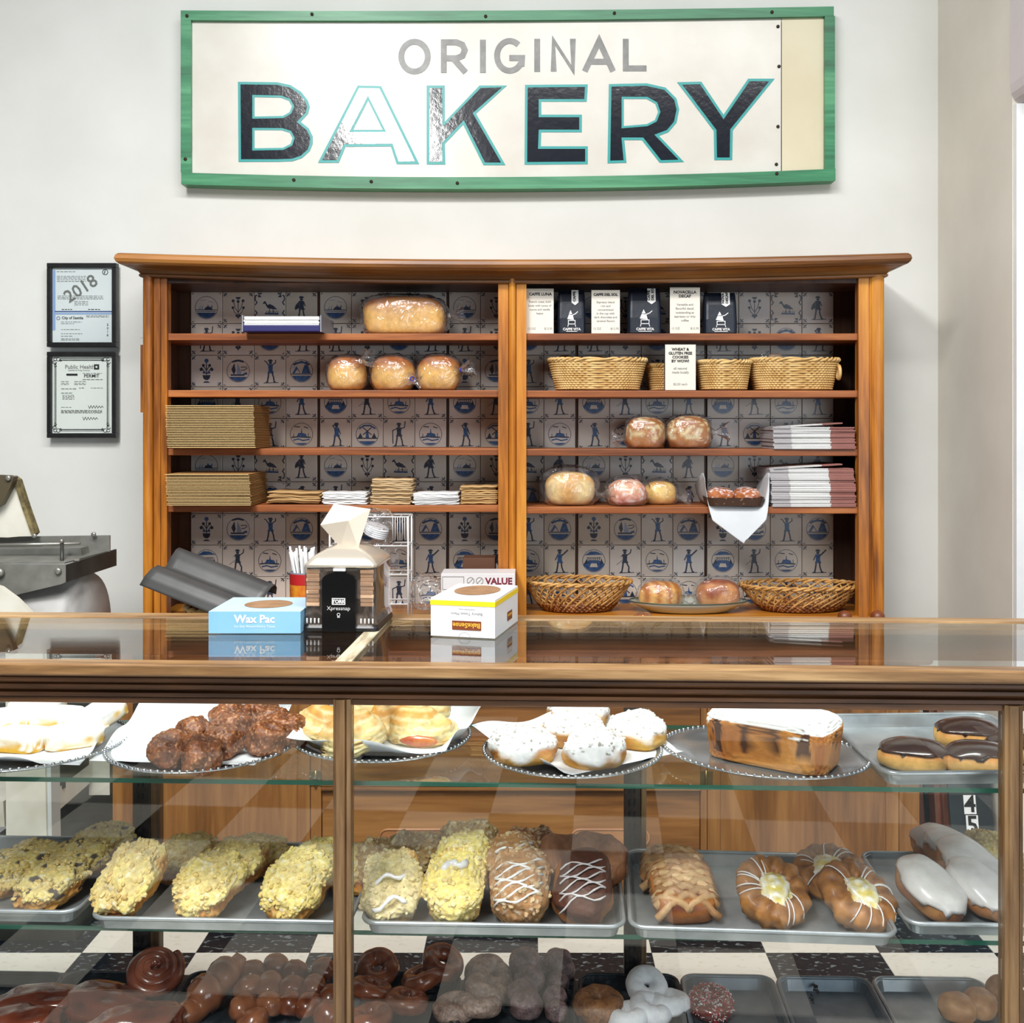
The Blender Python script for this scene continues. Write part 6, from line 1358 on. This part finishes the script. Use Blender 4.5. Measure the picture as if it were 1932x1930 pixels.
# ---- napkin dispenser
p = PZ(640, 1191, zc); t = thing('napkin_dispenser', 'chrome-topped napkin dispenser with black front and napkin sticking out', 'napkin dispenser', (p.x + .004, p.y + .080, zc), math.radians(-3))
def loft(rings, m, nm, par, r=.012, smooth=True, caps=(1, 1)):
    L = [[(p_[0], p_[1], z_) for p_ in rrect(2 * a, 2 * c_, min(r, a * .5), 4)] for (z_, a, c_) in rings]; n = len(L[0]); b = MB()
    fs = [(i * n + j, i * n + (j + 1) % n, (i + 1) * n + (j + 1) % n, (i + 1) * n + j) for i in range(len(L) - 1) for j in range(n)]
    if caps[0]: fs.append(tuple(range(n))[::-1])
    if caps[1]: fs.append(tuple((len(L) - 1) * n + j for j in range(n)))
    b.add([p_ for l_ in L for p_ in l_], fs, 0, smooth); return b.build(nm, m, par)
M_SMOKE = clear('smoky_plastic', (.42, .40, .38), 1.5, .04)
loft([(0, .074, .080), (.006, .074, .080), (.012, .070, .076)], M_BLACK, 'base', t, smooth=False)
loft([(.0125, .066, .070), (.120, .066, .070)], mat('dark_inner_housing', sr(40, 37, 34), .4), 'inner_housing', t, .006, False)
loft([(.0122, .073, .0795), (.022, .070, .077), (.035, .068, .0745), (.110, .0695, .0755), (.1195, .070, .0765)], clear('smoky_brown_hood', (.78, .73, .69), 1.5, .05, .12, sr(190, 170, 156)), 'clear_hood', t, .008, True, (0, 0))
loft([(.120, .0705, .077), (.126, .0700, .0765), (.140, .056, .062), (.152, .036, .046), (.157, .020, .036)], mat('champagne_chrome', sr(214, 204, 188), .22, .55), 'roof', t, .012)
for sx in (-1, 1):
    for k_ in range(9):
        MB().rbox(sx * .052 - .0130, sx * .052 + .0130 - .001 * (k_ % 2), -.0738 + .0012 * math.sin(k_ * 2 + sx), -.0705, .0460 + k_ * .0078, .0536 + k_ * .0078, .0012).build('napkin_fold', mat('brown_napkin', sr(206, 174, 144), .8, c2=sr(190, 156, 124), scale=30), t)
arch = [(-.032, .0), (.032, .0), (.032, .098)] + [(.032 * math.cos(a), .098 + .014 * math.sin(a)) for a in [PI * i / 10 for i in range(1, 10)]] + [(-.032, .098)]
b = MB(); b.prism(arch, 'y', -.084, -.071); b.build('front_panel', mat('gloss_black_panel', sr(12, 12, 13), .18), t)
b = MB(); q = lambda x_, y_: (x_, -.0846, y_)
b.stroke([(-.012, .052), (.012, .052), (.012, .063), (-.012, .063), (-.012, .052)], .0018, q, 0); b.text('TORK', .0092, lambda x_, y_: q(x_, .0542 + y_), 0, 'CENTER', .0005); b.text('Xpressnap', .0105, lambda x_, y_: q(x_, .041 + y_), 0, 'CENTER')
b.stroke(ell(0, .0325, .0028, .0028, 0, 360, 10), .001, q, 0); b.stroke([(-.002, .027), (.002, .027), (.002, .029), (-.002, .029), (-.002, .027)], .0008, q, 0); b.build('lettering', mat('silver_print', sr(210, 210, 210), .5), t)
for sx in (-1, 1):
    b = MB()
    for k_ in range(4): b.rbox(sx * .052 - .012 + k_ * .0075, sx * .052 - .009 + k_ * .0075, -.0785, -.0765, .014, .024, .0005)
    b.build('clip_teeth', mat('silver_print', sr(210, 210, 210), .5), t)
b = MB(); b.rbox(-.012, .012, -.080, -.074, .1135, .119, .001); b.build('latch', mat('silver_print', sr(210, 210, 210), .5), t)
nap = mat('cream_napkin', sr(232, 222, 206), .8, c2=sr(222, 210, 192), scale=9, bmp=.15, bscale=40)
b = MB(); a0, a1, a2, a3, a4, a5 = (-.018, .0, .150), (.020, -.006, .150), (-.052, -.02, .196), (-.030, .0, .236), (.044, -.004, .226), (.004, -.022, .205)
b.add([a0, a1, a2, a3, a4, a5], [(0, 5, 2), (2, 5, 3), (5, 4, 3), (0, 1, 5), (1, 4, 5)]); b.build('napkin', nap, t)

# ================================================================ BREAD SLICER AT THE WALL
D = 2.85; q3 = lambda u, v, d: P(u, v, d)
M_ENAM = mat('chipped_white_enamel', sr(226, 224, 212), .4, c2=sr(208, 204, 188), scale=9); M_STEEL = mat('worn_steel', sr(134, 134, 128), .45, .25, c2=sr(112, 112, 106), scale=14); M_DKST = mat('dark_steel', sr(52, 52, 48), .5, .4, c2=sr(70, 70, 66), scale=12); M_BRZ = mat('brown_bracket', sr(96, 86, 66), .5, .4)
t = thing('bread_slicer', 'old white enamel bread slicer with steel chute standing at the wall', 'bread slicer', (X(40, 2.95), 2.95, 0), 0, world=True)
def slab(nm, pts, d_, th, m):
    b = MB(); v = [P(u, v_, d_) for (u, v_) in pts]; n = len(v); k = (d_ + th) / d_
    b.add(v + [Vector((p_.x, p_.y + th, p_.z)) for p_ in v], [tuple(range(n))[::-1], tuple(range(n, 2 * n))] + [(i, (i + 1) % n, (i + 1) % n + n, i + n) for i in range(n)]); return b.build(nm, m, t)
slab('guard_panel', [(-70, 1012), (14, 1014), (62, 1010), (44, 960), (26, 908), (2, 944), (-70, 900)], 2.93, .02, M_ENAM)
slab('guard_edge', [(60, 1012), (66, 1006), (48, 955), (32, 905), (22, 898), (40, 955)], 2.925, .03, mat('yellowed_putty', sr(140, 126, 84), .7, c2=sr(90, 80, 52), scale=60))
slab('top_bracket', [(-70, 894), (14, 897), (26, 900), (20, 918), (2, 952), (-70, 990)], 2.90, .025, M_BRZ)
slab('back_plate', [(-80, 1014), (207, 1010), (207, 1041), (150, 1042), (-80, 1042)], 2.96, .006, M_STEEL)
slab('trough_plate', [(-80, 1036), (152, 1034), (156, 1058), (-80, 1062)], 2.88, .05, M_STEEL)
slab('front_plate', [(-80, 1064), (124, 1066), (124, 1098), (116, 1102), (20, 1125), (-80, 1100)], 2.74, .012, M_STEEL)
b = MB(); e = [P(125, 1066, 2.74), P(220, 1036, 3.0), P(220, 1067, 3.0), P(125, 1098, 2.74)]; nrm = (e[1] - e[0]).cross(e[3] - e[0]).normalized() * .006
b.hexa([e[3], e[2], e[2] + nrm, e[3] + nrm, e[0], e[1], e[1] + nrm, e[0] + nrm]); b.build('end_plate', M_DKST, t)
b = MB(); b.hexa([P(-80, 1063, 2.75), P(122, 1064, 2.75), P(205, 1042, 2.97), P(-80, 1042, 2.97), P(-80, 1060, 2.75), P(122, 1061, 2.75), P(205, 1039, 2.97), P(-80, 1039, 2.97)]); b.build('chute_floor', M_STEEL, t)
for (v0, v1, d_, ue) in ((1026, 1025, 2.85, 151), (1059, 1057, 2.80, 150)): MB().tube([P(-80, v0 + 4, d_), P(ue, v1, d_)], .004, 8).build('guide_rod', mat('bright_rod', sr(170, 168, 160), .3, .7), t)
MB().tube([P(117, 1020, 2.84), P(117, 1058, 2.78)], lambda s_: .005, 8).build('spring', M_DKST, t)
for (u, v, d_, r_) in ((65, 1011, 2.92, .007), (177, 1008, 2.95, .007), (116, 1021, 2.83, .006), (110, 1077, 2.738, .009), (16, 902, 2.898, .008), (0, 1080, 2.735, .012)):
    b = MB(); b.lathe([(0, 0), (r_, 0), (r_, r_ * .5), (r_ * .6, r_ * .8), (0, r_ * .8)], 12); b.build('bolt', mat('bright_rod', sr(170, 168, 160), .3, .7), t, P(u, v, d_) - t.location, (PI / 2, 0, 0))
b = MB(); c0 = P(52, 1186, 2.90); R = .165
b.tube([c0 + Vector((-.5, 0, 0)), c0 + Vector((.0, 0, 0)), c0 + Vector((.12, 0, 0)), c0 + Vector((.158, 0, 0)), c0 + Vector((.172, 0, 0))], lambda s_: R if s_ < .55 else R * (1 - .02 * (s_ - .5)) if s_ < .9 else R * .94, 40); b.build('drum_hood', mat('light_grey_enamel', sr(200, 200, 198), .7, c2=sr(160, 160, 158), scale=6), t)
slab('white_apron', [(-80, 1085), (0, 1108), (30, 1130), (60, 1160), (75, 1200), (-80, 1200)], 2.68, .02, M_ENAM)
slab('front_leg', [(10, 1190), (80, 1190), (88, 1590), (88, 1700), (12, 1700)], 2.66, .06, M_ENAM)
slab('leg_chamfer', [(80.5, 1190), (92, 1190), (98, 1590), (98, 1700), (88.5, 1700)], 2.67, .05, mat('grey_white_enamel', sr(196, 202, 200), .4))
slab('rear_leg', [(168, 1190), (207, 1190), (207, 1500), (168, 1500)], 2.98, .06, M_ENAM)
b = MB(); e = [P(92, 1500, 2.72), P(172, 1440, 2.97), P(172, 1475, 2.97), P(92, 1545, 2.72)]; dn = Vector((0.0, .03, 0)); b.hexa([e[3], e[2], e[2] + dn, e[3] + dn, e[0], e[1], e[1] + dn, e[0] + dn]); b.build('side_rail', M_ENAM, t)
slab('side_foot', [(-80, 1512), (6, 1512), (9, 1560), (-80, 1560)], 2.72, .3, M_ENAM)
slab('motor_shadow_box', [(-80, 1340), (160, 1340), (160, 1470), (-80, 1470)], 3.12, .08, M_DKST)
b = MB(); zf = .16; b.rbox(X(-60, 2.9), X(207, 3.0), 2.74, 3.30, zf, zf + .03, .004); b.build('crumb_pan', mat('flour_dusted_pan', sr(92, 94, 88), .6, .2, c2=sr(70, 72, 68), scale=12), t)
b = MB(); b.box(X(-60, 2.95), X(200, 3.0), 2.80, 3.2, 0.001, zf - .001); b.build('motor_base', M_DKST, t)
for u in (103, 118): MB().tube([P(u, 1470, 2.80), P(u, 1486, 2.80)], .008, 10).build('drive_nut', M_DKST, t)

# ================================================================ BOARDS LEANING BESIDE THE CABINET
t = thing('number_board', 'black letter board with white 4 and 5 number cards behind brown edge', 'board', (X(1850, 3.0), 3.02, 0), 0, world=True)
def lean(u0, u1, v0, v1, d_, du, th, m, nm, par):
    b = MB(); pts = [P(u0, v1, d_), P(u1, v1, d_), P(u1 - du, v0, d_ + .10), P(u0 - du, v0, d_ + .10)]
    b.hexa([pts[0], pts[1], pts[1] + Vector((0, th, 0)), pts[0] + Vector((0, th, 0)), pts[3], pts[2], pts[2] + Vector((0, th, 0)), pts[3] + Vector((0, th, 0))]); return b.build(nm, m, par)
lean(1808, 1888, 1392, 1742, 2.90, 26, .012, mat('black_felt_board', sr(26, 34, 36), .7, c2=sr(34, 44, 46), scale=14), 'board_face', t)
def ncard(c, u0, u1, v0, v1):
    f = lambda u, v: P(u - 26 * (1742 - v) / 350 + 17, v, 2.9 + .1 * (1742 - v) / 350 - .004)
    b = MB(); b.flat([[(u0, v0), (u1, v0), (u1, v1), (u0, v1)]], f, 0); f2 = lambda x_, y_: f((u0 + u1) / 2 + x_, v1 - 5 - y_) - Vector((0, .0015, 0)); b.text(c, (v1 - v0) * 1.22, f2, 1, 'CENTER', .8); b.build('number_card', [M_WHITE, M_INK], t)
ncard('4', 1818, 1841, 1500, 1536); ncard('5', 1820, 1843, 1538, 1576)
M_RED = wood('reddish_board', sr(84, 46, 30), sr(116, 68, 46), sr(140, 92, 66), 'Z')
for i, (u0, u1, dd_, lab) in enumerate(((1745, 1757, 3.02, 'narrow reddish-brown board leaning closest to the cabinet'), (1778, 1792, 2.96, 'reddish-brown board with grooved edge leaning before the letter board'), (1793, 1806, 2.94, 'reddish-brown board leaning against the letter board edge'))):
    o = lean(u0, u1, 1300, 1738, dd_, 28, .05, M_RED, 'leaning_board', None); tag(o, lab, 'board', 'leaning boards')
o = lean(1758, 1777, 1420, 1738, 3.03, 18, .02, mat('dark_green_panel', sr(28, 52, 50), .5), 'leaning_board', None); tag(o, 'dark green panel showing between the leaning brown boards', 'board')
